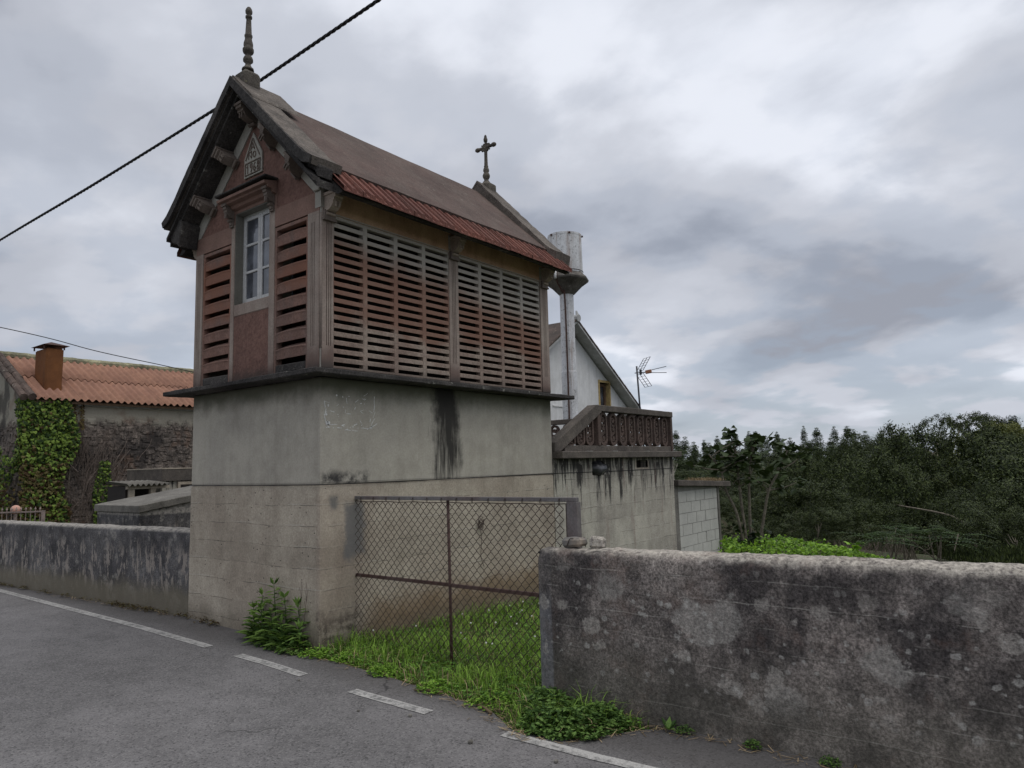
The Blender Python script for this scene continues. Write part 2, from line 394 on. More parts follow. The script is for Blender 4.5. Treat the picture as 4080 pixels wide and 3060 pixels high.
def right_extra(t, c):
    n = t.noise(5, 6, .7); w = t.mul(t.math('SUBTRACT', n, .5), .12)
    c, ln = board_lines(t, c, .128, .6, 3.0, .32)
    top = t.map(t.addm(t.z, w), .985, 1.035)
    c = t.mix(t.mul(top, t.map(t.noise(26, 5, .75), .30, .62)), c, (.42, .385, .335))  # paler top band: overhead light painted into the colour
    rd = t.map(t.noise(2.2, 6, .7, t.vec((1, 1, 1), (9, 9, 2))), .52, .66)
    c = t.mix(t.mul(rd, .28), c, (.19, .12, .095))
    low = t.map(t.addm(t.z, t.mul(w, 3.0)), .12, .60, .5, 0.0)
    c = t.mix(low, c, (.12, .112, .09))
    en = t.mul(t.map(t.addm(t.y, t.mul(w, .25)), -2.345, -2.325), t.map(t.addm(t.z, t.mul(w, 2.0)), .62, .80, 1.0, .15))
    c = t.mix(t.mul(en, t.map(n, .3, .62, .9, .45)), c, (.20, .20, .212))
    band = t.mul(t.map(t.addm(t.z, t.mul(w, 2.0)), .12, .36), t.map(t.addm(t.z, t.mul(w, 2.0)), .72, .95, 1.0, .25))
    for (sc, th, pwr, off, amt, col) in ((3.6, .58, 3.6, (0, 0, 0), .58, (.37, .355, .325)), (7.5, .60, 2.6, (5, 3, 1), .7, (.38, .355, .32)), (15, .42, 3.6, (2, 8, 4), .7, (.42, .41, .38))):
        nz = t.N('ShaderNodeTexNoise'); t.L(t.vec((1, 1, 1), off), nz.inputs[0]); nz.inputs['Scale'].default_value = sc*2.6; nz.inputs['Detail'].default_value = 6; nz.inputs['Roughness'].default_value = .62
        va = t.N('ShaderNodeVectorMath'); va.operation = 'MULTIPLY_ADD'; t.L(nz.outputs['Color'], va.inputs[0]); va.inputs[1].default_value = (.62/sc,)*3; t.L(t.vec((1, 1, 1.15), off), va.inputs[2])
        d = t.voro(sc, va.outputs[0]); pf = t.N('ShaderNodeSeparateColor'); t.L(t.voro(sc, va.outputs[0], out=1), pf.inputs[0])
        rr = t.mul(t.math('POWER', pf.outputs[0], pwr), th)
        k = t.mul(t.map(t.math('SUBTRACT', rr, d), -.02, .10), t.map(t.noise(60, 5, .8, t.vec((1, 1, 1), off)), .28, .62))
        c = t.mix(t.mul(t.mul(k, amt), band), c, col)
    return t.val(c, t.noise(38, 6, .8, t.vec((1, 1, 1), (3, 1, 2))), .62, 1.42)
M['wall_right'] = concrete('lichened_concrete', (.26, .228, .205), (.145, .128, .118), (.036, .032, .033), .85, .15, None, speck=.5, bump=.75, bscale=70, extra=right_extra, lo=.40, hi=.60)
def left_extra(t, c):
    n = t.noise(3, 6, .7); w = t.mul(t.math('SUBTRACT', n, .5), .3)
    top = t.map(t.z, .965, 1.0); c = t.mix(t.mul(top, t.map(t.noise(18, 5, .7), .3, .6)), c, (.36, .335, .30))
    fl = t.mul(t.map(t.noise(1, 6, .72, t.vec((13, 13, 4.5), (3, 0, 1))), .52, .58), t.box(None, None, (.25, .80), .15, w))
    c = t.mix(t.mul(fl, .75), c, (.33, .29, .255))
    low = t.map(t.addm(t.z, w), .28, .48, .8, 0.0)
    return t.mix(low, c, (.17, .15, .11))
M['wall_left'] = concrete('sooty_render', (.13, .125, .125), (.075, .072, .075), (.022, .021, .023), .75, .4, ((.33, .31, .28), 9, .6, .6), speck=.4, bump=.6, extra=left_extra)
def terr_extra(t, c):
    c, ln = board_lines(t, c, .2, .7, 6.0)
    vst = t.noise(1.0, 6, .65, t.vec((9, 9, 1.0), (7, 2, 5))); hz = t.mul(t.math('SUBTRACT', t.z, 1.2), .30)
    k = t.map(t.addm(vst, hz), .50, .64)
    c = t.mix(t.mul(k, .93), c, (.022, .02, .02))
    rst = t.map(t.noise(1.0, 5, .6, t.vec((7, 7, .8), (1, 9, 5))), .56, .68)
    c = t.mix(t.mul(rst, .4), c, (.20, .125, .105))
    fl = t.mul(t.map(t.noise(1, 5, .7, t.vec((20, 20, 7), (3, 0, 1))), .58, .62), t.map(vst, .42, .56))
    return t.mix(t.mul(fl, .7), c, (.46, .43, .38))
M['terrace'] = concrete('stained_terrace_concrete', (.44, .415, .35), (.36, .335, .285), (.12, .105, .095), .5, .5, speck=.16, bump=.35, extra=terr_extra)
M['balust'] = concrete('brown_cast_concrete', (.118, .082, .068), (.078, .058, .050), (.04, .034, .03), .5, .3, ((.26, .24, .21), 16, .3, .4), speck=.25, bump=.4)
M['rail'] = concrete('grey_brown_rail_concrete', (.128, .11, .094), (.088, .076, .067), (.045, .04, .036), .5, .3, ((.27, .25, .22), 14, .3, .4), speck=.28, bump=.4)
M['block'] = concrete('concrete_block', (.47, .465, .425), (.43, .425, .39), (.30, .295, .27), .4, .3, speck=.08, bump=.25)
M['mortar'] = concrete('grey_mortar', (.27, .265, .24), (.22, .215, .195), (.12, .115, .10), .4, .3, speck=.15, bump=.3)
M['column'] = concrete('grey_column', (.19, .18, .16), (.145, .135, .12), (.05, .045, .04), .5, .5, speck=.25, bump=.35)
def white_extra(t, c):
    rs = t.map(t.noise(1, 6, .7, t.vec((6, 6, .5), (8, 1, 1))), .55, .66)
    c = t.mix(t.mul(rs, .5), c, (.25, .14, .09))
    bl = t.map(t.noise(14, 6, .78), .55, .64); return t.mix(t.mul(bl, .7), c, (.09, .08, .07))
M['tank'] = concrete('stained_whitewash', (.70, .71, .73), (.60, .61, .63), (.22, .20, .18), .45, .5, speck=.12, bump=.3, extra=white_extra)
M['tank_dark'] = concrete('mouldy_whitewash', (.20, .185, .165), (.11, .10, .09), (.035, .03, .028), .6, .3, ((.55, .54, .52), 20, .35, .6), speck=.35, bump=.4)
M['house_white'] = concrete('old_white_wall', (.70, .70, .70), (.62, .62, .62), (.36, .35, .33), .35, .6, speck=.07, bump=.15)
M['eave_white'] = concrete('grey_white_eave', (.45, .455, .45), (.36, .36, .35), (.15, .15, .13), .4, .3, speck=.15, bump=.2)
M['ochre_frame'] = plain('ochre_window_reveal', (.42, .31, .14), .2, 12, .85, .2)
M['wood'] = plain('weathered_brown_wood', (.13, .085, .055), .35, 30, .8, .3)
def rubble_extra(t, c):
    n = t.noise(2.2, 6, .7); w = t.mul(t.math('SUBTRACT', n, .5), .9)
    top = t.map(t.addm(t.z, w), 3.0, 3.3)
    c = t.mix(t.mul(top, .85), c, (.36, .335, .275))
    bk = t.map(t.noise(1.1, 6, .68, t.vec((1, 1, .7), (2, 2, 6))), .50, .62)
    c = t.mix(t.mul(bk, .75), c, (.028, .025, .025))
    rd = t.map(t.noise(1.6, 5, .7, t.vec((1, 1, 1), (6, 5, 3))), .54, .66)
    return t.mix(t.mul(rd, .35), c, (.17, .095, .06))
M['rubble'] = concrete('rubble_masonry', (.20, .165, .14), (.125, .105, .092), (.04, .035, .033), .6, .2, speck=.5, bump=1.0, bscale=22, extra=rubble_extra)
M['sheet'] = concrete('orange_corrugated_sheet', (.345, .188, .13), (.28, .15, .108), (.17, .10, .072), .5, .5, speck=.12, bump=.15)
M['old_tile'] = concrete('blackened_tile', (.13, .095, .08), (.075, .06, .052), (.03, .027, .025), .5, .2, ((.42, .40, .33), 9, .35, .5), speck=.3, bump=.5)
M['moss'] = concrete('mossy_mortar', (.36, .34, .22), (.24, .23, .15), (.06, .06, .045), .6, .2, speck=.35, bump=.8)
M['chimney'] = concrete('rust_brown_render', (.215, .088, .032), (.165, .068, .027), (.10, .045, .022), .5, .5, speck=.12, bump=.3)
M['iron'] = plain('rusty_iron', (.075, .042, .034), .5, 40, .75, .3, .3)
M['gate_grey'] = concrete('grey_painted_steel', (.18, .172, .172), (.14, .132, .132), (.10, .04, .028), .4, .3, speck=.15, bump=.1, rough=.6)
M['gate_rust'] = concrete('rusting_steel', (.12, .085, .078), (.09, .055, .048), (.075, .03, .022), .7, .4, speck=.2, bump=.15, rough=.7)
M['wire'] = plain('rusty_wire', (.065, .045, .038), .4, 60, .7)
M['cable'] = plain('black_cable_sheath', (.018, .018, .02), .2, 30, .5)
M['steel_dark'] = plain('dark_steel', (.03, .032, .04), .2, 30, .5, 0, .5)
M['line_paint'] = None
def asphalt():
    t = Mt('worn_asphalt'); big = t.noise(.55, 4, .55); mid = t.noise(5, 5, .6); g = t.voro(95, feat='F1'); gc = t.voro(95, out=1)
    sp = t.N('ShaderNodeSeparateColor'); t.L(gc, sp.inputs[0])
    c = t.mix(t.map(big, .35, .65), (.165, .158, .160), (.125, .12, .121))
    c = t.val(c, mid, .86, 1.12)
    c = t.mix(t.map(sp.outputs[0], .55, 1.0, 0.0, .40), c, (.27, .262, .255))
    c = t.mix(t.map(sp.outputs[1], .72, 1.0, 0.0, .6), c, (.035, .034, .035))
    fine = t.noise(210, 2, .6); c = t.val(c, fine, .80, 1.2)
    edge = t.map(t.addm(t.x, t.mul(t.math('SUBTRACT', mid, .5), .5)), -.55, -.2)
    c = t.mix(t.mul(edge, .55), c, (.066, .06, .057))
    ck = t.N('ShaderNodeTexVoronoi'); ck.feature = 'DISTANCE_TO_EDGE'; ck.inputs['Scale'].default_value = .42
    nz = t.N('ShaderNodeTexNoise'); t.L(t.pos, nz.inputs[0]); nz.inputs['Scale'].default_value = 3.5; nz.inputs['Detail'].default_value = 6
    va = t.N('ShaderNodeVectorMath'); va.operation = 'MULTIPLY_ADD'; t.L(nz.outputs['Color'], va.inputs[0]); va.inputs[1].default_value = (.45, .45, .45); t.L(t.pos, va.inputs[2])
    t.L(va.outputs[0], ck.inputs['Vector'])
    cr = t.mul(t.map(ck.outputs[0], .0, .006, 1.0, 0.0), t.map(t.noise(.8, 3, .5, t.vec((1, 1, 1), (4, 7, 0))), .54, .62))
    c = t.mix(t.mul(cr, .75), c, (.02, .02, .02))
    t.bump(t.addm(t.mul(g, -.7), t.mul(fine, .5)), .55, .006)
    return t.done(c, .88, .3)
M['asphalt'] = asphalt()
def paint():
    t = Mt('worn_road_paint'); n = t.noise(22, 6, .75); n2 = t.noise(3, 3, .5); fine = t.noise(150, 3, .6)
    ed = t.map(t.math('ABSOLUTE', t.math('SUBTRACT', t.addm(t.x, .5), 0.0), 0.0), .026, .037)
    wear = t.map(t.addm(t.addm(n, t.mul(n2, .3)), t.mul(ed, .12)), .50, .80)
    c = t.mix(wear, (.16, .157, .155), (.43, .42, .405)); c = t.val(c, fine, .8, 1.15)
    t.bump(fine, .3, .004); return t.done(c, .8)
M['line_paint'] = paint()
def soil():
    t = Mt('grassy_soil'); n = t.noise(2.5, 6, .65); f = t.noise(45, 4, .7)
    c = t.mix(t.map(n, .35, .65), (.06, .048, .03), (.04, .06, .02)); c = t.val(c, f, .55, 1.4); t.bump(f, .8, .02); return t.done(c, .95)
M['soil'] = soil()
M['grass'] = foliage('grass_blades', (.13, .25, .035), (.25, .40, .07), .35, .35)
M['clover'] = foliage('clover_leaves', (.07, .165, .03), (.14, .27, .05), .35, .25)
M['bright_herb'] = foliage('bright_green_herb', (.13, .27, .03), (.24, .40, .06), .3, .35)
M['weed'] = foliage('leafy_weed', (.055, .125, .026), (.12, .20, .05), .35, .25)
M['weed_light'] = foliage('light_leafy_weed', (.075, .15, .035), (.15, .235, .06), .3, .3)
M['ivy'] = foliage('ivy_leaves', (.040, .088, .016), (.135, .195, .034), .5, .2)
M['ivy_dry'] = foliage('browning_ivy', (.115, .062, .024), (.085, .075, .026), .5, .15)
M['dry'] = foliage('dry_straw', (.22, .16, .09), (.33, .25, .15), .35, .1)
M['twig'] = plain('bare_twig', (.17, .135, .115), .3, 20, .9)
M['twig_pale'] = plain('pale_dead_twig', (.34, .32, .28), .25, 20, .9)
M['bark'] = plain('grey_bark', (.16, .14, .11), .35, 18, .95, .4)
M['fig'] = foliage('fig_leaves', (.014, .026, .010), (.030, .046, .016), .4, .10, .6)
M['willow'] = foliage('willow_leaves', (.020, .032, .011), (.056, .074, .020), .2, .04)
M['willow_y'] = foliage('yellowing_leaves', (.07, .085, .020), (.13, .14, .032), .2, .1)
M['euca'] = foliage('eucalyptus_leaves', (.048, .068, .030), (.085, .112, .048), .2, .05)
M['pine'] = foliage('pine_needles', (.012, .022, .016), (.022, .034, .022), .3, 0)
M['fern'] = foliage('fern_fronds', (.028, .055, .016), (.055, .095, .026), .3, .15)
M['flower'] = plain('white_clover_flower', (.7, .7, .66), .1)
M['glue'] = plain('white_glue_residue', (.62, .62, .60), .1, 40, .7, .2)
M['sack'] = plain('black_plastic_sack', (.05, .05, .055), .4, 12, .35, .3, .6)
M['pvc'] = plain('white_pipe', (.62, .61, .60), .12, 20, .5)
M['pink_ball'] = plain('pink_globe', (.55, .31, .24), .08, 6, .5)
M['railing'] = plain('rusty_pale_railing', (.27, .215, .19), .3, 20, .7, .2)
M['orange_plastic'] = plain('faded_orange_plastic', (.36, .17, .10), .15, 20, .5)

# ------------------------------------------------------------------ ground and road
def zr(Y): return pw(Y, [(-60, 0), (-3, 0), (-1, .03), (0, .07), (2.2, .11), (8, .15), (20, .2), (60, .3)])
def gz(X, Y):
    z = zr(Y)-.03
    if X > .2: z = lerp(z, min(zr(Y), .12)-.02-.032*(min(X, 12)-.4), sst(.2, .7, X)) if Y < 3 else z
    if X < -6: z -= .05
    vm = max(sst(0, 8, .4*X-1.2-Y), sst(35, 60, X))
    z -= 9.5*sst(11.5, 42, X)*vm
    z += 10*sst(90, 260, X)
    return z
def axis(dense, far):
    a = [x for x in dense]; s = 1.0; x = a[-1]
    while x < far: s *= 1.35; x += s; a.append(x)
    s = 1.0; x = a[0]; b = []
    while x > -far: s *= 1.35; x -= s; b.append(x)
    return b[::-1]+a
gx = axis([-7+.5*i for i in range(int(28/.5))]+[21+1.5*i for i in range(20)], 900); gy = axis([-12+.5*i for i in range(int(26/.5))]+[14+1.5*i for i in range(8)], 900)
g = MB(); ny = len(gy)
for X in gx:
    for Y in gy: g.v.append((X, Y, gz(X, Y)))
for i in range(len(gx)-1):
    for j in range(ny-1): g.f.append((i*ny+j, (i+1)*ny+j, (i+1)*ny+j+1, i*ny+j+1))
tag(g.build('ground', M['soil'], smooth=True, fix=False), kind='structure')
def xe(Y):   # ragged edge of the asphalt towards the walls
    return pw(Y, [(-60, .18), (-3.3, .18), (-3.05, .05), (-2.85, -.30), (-2.45, -.44), (-2.15, -.26), (-1.6, -.16), (-.8, -.11), (-.2, -.14), (.05, -.22), (.45, -.12), (.95, .015), (60, .015)])
r = MB(); xs = [-6.2, -4, -2.5, -1.4, -.9]; ys = [-60, -40, -25, -15, -10, -7]+[-5+.06*i for i in range(150)]+[4+.5*i for i in range(14)]+[12, 16, 25, 40, 60]
for Y in ys:
    e = xe(Y)
    if -3.2 < Y < .9: e += .035*mnoise.noise(Vector((Y*6, 1, 0)))+.02*mnoise.noise(Vector((Y*22, 3, 0)))
    elif Y >= .9: e -= .077*max(0, Y-2.2) if Y > 2.2 else 0
    for X in xs+[e]: r.v.append((X, Y, zr(Y)))
m = len(xs)+1
for i in range(len(ys)-1):
    for k in range(m-1): r.f.append((i*m+k, i*m+k+1, (i+1)*m+k+1, (i+1)*m+k))
tag(r.build('road', M['asphalt'], smooth=True, fix=False), kind='structure')
def road_line(Y0, Y1, w=.085):
    b = MB(); n = max(2, int(abs(Y1-Y0)/.05))
    for i in range(n+1):
        Y = lerp(Y0, Y1, i/n); j = .006*mnoise.noise(Vector((Y*9, 5, 0)))
        xc = -.5+(.0 if Y > -2.3 else .03*(Y+2.3)**2*-.0)+pw(Y, [(-6, .10), (-3.4, .05), (-2.3, 0), (9, 0)])
        for X in (xc-w/2+j, xc, xc+w/2+j*.7): b.v.append((X, Y, zr(Y)+.004))
    for i in range(n):
        for k in range(2): b.f.append((i*3+k, i*3+k+1, (i+1)*3+k+1, (i+1)*3+k))
    return tag(b.build('road_line', M['line_paint'], fix=False), kind='structure')
road_line(9.5, .89); road_line(.43, -.47); road_line(-1.03, -1.80); road_line(-2.42, -6.5)

# ------------------------------------------------------------------ boundary walls
b = MB()   # right wall: runs along -Y, front face x=.17
prof = [(.17, -.3), (.17, .955), (.185, .995), (.215, 1.022), (.27, 1.035), (.345, 1.03), (.385, 1.0), (.40, .95), (.40, -.3)]
prof2 = [(.15, -.3), (.163, .4), (.166, .965), (.172, .992), (.186, 1.012), (.205, 1.022), (.235, 1.03), (.27, 1.035), (.31, 1.035), (.345, 1.03), (.385, 1.0), (.40, .95), (.40, -.3)]
YS = [-2.20, -2.21, -2.225, -2.245, -2.265, -2.285]+[-2.30-.02*i for i in range(190)]+[-6.2-.4*i for i in range(30)]
np_ = len(prof2)
zcol = [-.3, .1, .2, .3, .4, .5, .6, .7, .8, .88]
front = [(.165, z) for z in zcol]+[(.166, .93)]; full = front+prof2[2:]
for Y in YS:
    up_ = pw(Y, [(-18, .06), (-5, .025), (-3, 0), (-2.3, -.02)])
    for (X, z) in full:
        n1_ = mnoise.noise(Vector((X*3, Y*2.3, z*3)))*.012+mnoise.noise(Vector((X*9, Y*9, z*9)))*.007+mnoise.noise(Vector((3, Y*23, z*23)))*.004+(.005*mnoise.noise(Vector((X*24, Y*13, 2)))+.004*mnoise.noise(Vector((X*50, Y*41, 7))) if z > .96 else 0)
        zz = z+(up_ if z > .8 else 0)
        if z > .9: zz += n1_*1.2
        ch_ = max(0, Y+2.33); rd_ = max(0, Y+2.245)
        if z > .96: zz -= 1.3*rd_*rd_*8
        b.v.append((X+(n1_ if X < .2 else n1_*.5)+(ch_*.22+rd_*.35 if X < .2 else (-rd_*.3 if X > .36 else 0)), Y+n1_*.3, zz))
m = len(full)
for i in range(len(YS)-1):
    for k in range(m-1): b.f.append((i*m+k, (i+1)*m+k, (i+1)*m+k+1, i*m+k+1))
rw = thing('concrete_wall', 'low lichen-spotted concrete wall running along the road to the right', 'wall', (.28, -5, 0))
b.f.append(tuple(range(m)))
b.build('wall_body', M['wall_right'], rw, smooth=True)
ch = MB().box(-.075, .075, -.055, .055, -.04, .05)
me = ch.mesh('rubble_chunk', M['wall_right']); worn(me, .02, 1, .012, .04)
tag(obj('rubble_chunk', me, None, (.335, -2.62, 1.05), (.1, .15, .5)), 'broken brown concrete chunk lying on top of the right wall behind the gate post', 'rubble')
me2 = MB().box(-.10, .10, -.05, .05, -.035, .035).mesh('rubble_chunk', M['board']); worn(me2, .02, 1, .016, .04)
tag(obj('rubble_chunk', me2, None, (.32, -2.45, 1.055), (0, .1, 1.2)), 'pale rounded lump of mortar on top of the right wall end', 'rubble')
bt = MB().tube(catmull([(.28, -2.40, 1.03), (.27, -2.44, 1.085), (.28, -2.5, 1.07), (.33, -2.52, 1.09), (.37, -2.5, 1.02)], 6), .0028, 5)
tag(bt.build('binding_wire', M['wire'], smooth=True), 'bent rusty binding wire round the mortar lump on the right wall', 'wire')

lw = thing('rendered_wall', 'low soot-blackened wall along the road left of the granary', 'wall', (-.1, 5, .1))
b = MB(); D = Vector((-.077, .997, 0)); Nn = Vector((.997, .077, 0)); P0 = Vector((.03, 2.225, 0))
lf = [(0, z) for z in (-.2, .1, .2, .3, .4, .5, .6, .7, .8, .9)]+[(0, .965), (.012, .992), (.05, 1.008), (.14, 1.012), (.19, 1.0), (.2, .96), (.2, -.2)]
S_ = [.05*i for i in range(130)]+[6.5+.5*i for i in range(36)]
for s_ in S_:
    for (d, z) in lf:
        q = P0+D*s_+Nn*d; n1_ = mnoise.noise(q*2.5+Vector((0, 0, z*3)))*.009+mnoise.noise(Vector((1, s_*13, z*13)))*.006
        b.v.append((q.x+n1_, q.y, z+(n1_ if z > .9 else 0)))
m = len(lf)
for i in range(len(S_)-1):
    for k in range(m-1): b.f.append((i*m+k, i*m+k+1, (i+1)*m+k+1, (i+1)*m+k))
b.f.append(tuple(range(m)))
b.build('wall_body', M['wall_left'], lw, smooth=True)
# ------------------------------------------------------------------ granary
GL, GW, ZT = 3.65, 2.21, 3.954
def ru_(y): return 5.44-abs(y-1.1)*.95
G = thing('granary', 'raised concrete granary with louvred sides, steep roof, finial and cross on a tall grey base', 'granary', (GL/2, GW/2, 0))
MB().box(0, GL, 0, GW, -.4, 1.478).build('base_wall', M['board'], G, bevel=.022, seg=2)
MB().box(.004, GL-.004, .004, GW-.004, 1.479, 2.445).build('plaster_band', M['plaster'], G, bevel=.02, seg=2)
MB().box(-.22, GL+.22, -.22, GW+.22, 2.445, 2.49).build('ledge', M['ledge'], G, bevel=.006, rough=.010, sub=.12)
# body shell: floor, plinth course, rear and far walls
MB().box(.0, GL, .0, GW, 2.491, 2.532).build('plinth', M['ledge'], G, bevel=.006, rough=.006, sub=.15)
MB().box(.10, GL, GW-.10, GW, 2.533, 4.30).build('rear_side_wall', M['slat'], G)
MB().box(GL-.10, GL-.001, .10, GW-.10, 2.533, 4.30).build('end_wall', M['slat'], G)
MB().prism([(.002, 4.301), (GW-.002, 4.301), (GW-.002, ru_(GW)), (1.1, ru_(1.1)), (.002, ru_(.002))], 'x', GL-.12, GL-.02).build('far_gable', M['gable'], G)
MB().box(.06, GL-.11, .06, GW-.11, 2.5, 2.54).build('inner_floor', M['black'], G)
MB().box(.55, GL-.12, 1.0, 1.04, 2.541, 4.30).build('inner_partition', M['black'], G)
# ---- side louvre panels (plane y=0)
SW, MU = .35, .054
slat_me = {}
def slat_mesh(w, axis):
    key = (round(w, 3), axis)
    if key not in slat_me:
        b = MB(); h = .0435
        # section (depth, z): outer face with sloping top and bottom
        sec = [(0, -h), (0, -.006), (.007, 0), (.045, .012), (.05, .004), (.03, -.030), (.012, -h)]
        if axis == 'x': b.prism([(d, z) for d, z in sec], 'x', 0, w)
        slat_me[key] = b.mesh('slat', M['slat'])
    return slat_me[key]
def side_panel(x0):
    tot = 4*SW+3*MU
    f = MB(); y0, y1 = .006, .075
    for k in range(5):
        if k in (0, 4): continue
        xm = x0+k*SW+(k-1)*MU; f.box(xm, xm+MU, y0, y1, 2.534, 3.985)
    f.box(x0-.012, x0, y0, y1, 2.534, 3.985); f.box(x0+tot, x0+tot+.012, y0, y1, 2.534, 3.985)
    f.box(x0, x0+tot, y0+.001, y1-.001, ZT, 3.985); f.box(x0, x0+tot, y0+.002, y1-.001, 2.534, 2.557)
    pn = f.build('louvre_panel', M['slat'], G, bevel=.003)
    for k in range(4):
        xc = x0+k*(SW+MU)
        for i in range(18):
            zt = ZT-.08*i-.035
            if i == 17:
                continue
            obj('slat', slat_mesh(SW, 'x'), pn, (xc, .008+random.uniform(-.002, .002), zt+random.uniform(-.0015, .0015)))
    return pn
side_panel(.155); side_panel(1.89)
# ---- pilasters with flutes
def pilaster(name, axis, a0, a1, z0, z1, f0, f1, out=0.0, depth=.09, nf=3, corner=0):
    """axis 'x': on the side face (runs along x), 'y': on the front face (runs along y). flutes between f0,f1"""
    w = a1-a0; c = (f0+f1)/2; pts = [(a0, depth), (a0, out)]; fw_ = .0085; gap = .024
    for k in range(nf):
        p = c+(k-(nf-1)/2)*gap; pts += [(p-fw_/2, out), (p-fw_/2, out+.012), (p+fw_/2, out+.012), (p+fw_/2, out)]
    pts += [(a1, out), (a1, depth)]
    zf0, zf1 = 2.735, 3.905
    b = MB()
    if axis == 'x':
        b.prism(pts, 'z', zf0, zf1); b.box(a0, a1, out, depth, z0, zf0); b.box(a0, a1, out, depth, zf1, z1)
    else:
        b.prism([(d, a) for a, d in pts], 'z', zf0, zf1); b.box(out, depth, a0, a1, z0, zf0); b.box(out, depth, a0, a1, zf1, z1)
    return b.build(name, M['pilaster'], G)
pilaster('pilaster', 'x', .018, .143, 2.533, 4.03, .045, .135)
pilaster('pilaster', 'x', 1.729, 1.878, 2.533, 4.03, 1.74, 1.868)
pilaster('pilaster', 'x', 3.475, 3.648, 2.533, 4.03, 3.50, 3.62)
pilaster('pilaster', 'y', .03, .197, 2.533, 4.0, .075, .165)
pilaster('pilaster', 'y', 2.06, 2.208, 2.533, 4.0, 2.09, 2.18)
MB().lathe([(.017, 0), (.017, 1.27)], (.022, .022, 2.71), 10).build('corner_bead', M['pilaster'], G, smooth=True)
MB().box(.012, .10, .012, .10, 2.533, 2.712).box(.012, .10, .012, .10, 3.978, 4.30).build('corner_block', M['gable'], G)
# side frieze with recessed line
MB().box(.143, GL-.01, .004, .09, 3.9855, 4.30).build('side_frieze', M['ochre'], G)
MB().box(.0, .143, .0035, .09, 4.031, 4.30).box(1.729, 1.878, -.002, .0895, 4.031, 4.18).box(3.475, 3.648, -.0015, .0885, 4.031, 4.18).build('frieze_block', M['gable'], G)
for x0 in (.150, 1.885):
    MB().bar((x0, .001, 3.992), (x0+4*SW+3*MU+.012, .001, 3.992), .012, .009).build('panel_moulding', M['slat'], G)
# ---- front face (plane x=0)
fsl = {}
def front_panel(y0, y1):
    f = MB(); f.box(.006, .08, y0-.03, y0, 2.534, 3.99).box(.0065, .08, y1, y1+.03, 2.534, 3.99).box(.007, .079, y0, y1, ZT, 3.9895)
    pn = f.build('louvre_panel', M['slat_front'], G, bevel=.003)
    w = y1-y0; key = round(w, 3)
    if key not in fsl:
        h = .103; sec = [(.004, -h), (-.004, -.03), (-.010, -.008), (-.006, .0), (.014, .004), (.075, .040), (.075, -h+.035), (.03, -h+.004)]
        b = MB(); n = 10
        for k in range(n+1):
            t = k/n; tap = 1-abs(2*t-1)**4
            for d, z in sec: b.v.append((d+(.006*(1-tap) if d < 0 else 0), t*w, z-(.014*(1-tap) if z > -.02 else 0)))
        m = len(sec)
        for i in range(n):
            for k in range(m): b.f.append((i*m+k, i*m+(k+1) % m, (i+1)*m+(k+1) % m, (i+1)*m+k))
        b.f.append(tuple(range(m))); b.f.append(tuple(n*m+k for k in range(m)))
        fsl[key] = b.mesh('slat', M['slat_front'])
    for i in range(8):
        obj('slat', fsl[key], pn, (.008+random.uniform(-.002, .003), y0, ZT-.16*i-.057+random.uniform(-.002, .002)))
    bs = MB().box(.004, .08, y0, y1, 2.534, ZT-.16*8-.057); bs.build('bottom_slat', M['ledge'], pn, bevel=.01, rough=.006, sub=.08)
    return pn
front_panel(.227, .699); front_panel(1.532, 2.028)
MB().box(.003, .10, .03, .7285, 4.001, 4.186).build('frieze', M['frieze'], G); MB().box(.003, .10, 1.5025, GW-.002, 4.001, 4.186).build('frieze', M['frieze'], G)
for y0, y1 in ((.197, .729), (1.52, 2.06)):
    pass
# window bay
MB().box(.002, .10, .729, .819, 2.534, 4.1865).build('window_jamb', M['pilaster'], G)
MB().box(.002, .10, 1.442, 1.502, 2.534, 4.1865).build('window_jamb', M['pilaster'], G)
MB().box(.004, .10, .8195, 1.4415, 3.205, 3.325).build('window_sill', M['pilaster'], G, bevel=.006)
MB().box(.010, .10, .8195, 1.4415, 2.534, 3.204).build('apron_panel', M['roughcast'], G)
MB().box(.105, .20, .735, .818, 3.2, 4.38).box(.105, .20, 1.443, 1.52, 3.2, 4.38).box(.105, .20, .82, 1.44, 4.312, 4.38).build('window_reveal', M['reveal'], G)
MB().box(.009, .0975, .8192, .826, 3.326, 4.294).box(.009, .0975, 1.434, 1.4415, 3.326, 4.294).box(.009, .0975, .8265, 1.4335, 4.294, 4.3015).build('reveal_side', M['reveal'], G)
MB().box(.0035, .10, .70, .819, 4.187, 4.40).box(.0035, .10, 1.442, 1.52, 4.187, 4.40).box(.0035, .1, .819, 1.442, 4.302, 4.40).build('lintel', M['frieze'], G)
win = MB().box(.1005, .14, .82, .842, 3.326, 4.30).box(.1005, .14, 1.418, 1.44, 3.326, 4.30).box(.101, .14, .842, 1.418, 4.275, 4.30).box(.101, .14, .842, 1.418, 3.326, 3.35).build('window', M['win_white'], G, bevel=.002)
def sash(y0, y1):
    s = MB().box(.098, .132, y0, y0+.034, 3.352, 4.273).box(.098, .132, y1-.034, y1, 3.352, 4.273)
    s.box(.0985, .132, y0+.034, y1-.034, 4.235, 4.273).box(.0985, .132, y0+.034, y1-.034, 3.352, 3.395)
    for z in (3.665, 3.955): s.box(.0988, .131, y0+.034, y1-.034, z, z+.026)
    so = s.build('sash', M['win_white'], win, bevel=.003)
    for za, zb in ((3.395, 3.665), (3.691, 3.955), (3.981, 4.235)):
        MB().box(.112, .116, y0+.034, y1-.034, za, zb).build('pane', M['glass'], win)
    return so
sash(.843, 1.124); sash(1.136, 1.417)
MB().box(.094, .134, 1.121, 1.139, 3.352, 4.273).build('meeting_stile', M['win_white'], win, bevel=.003)
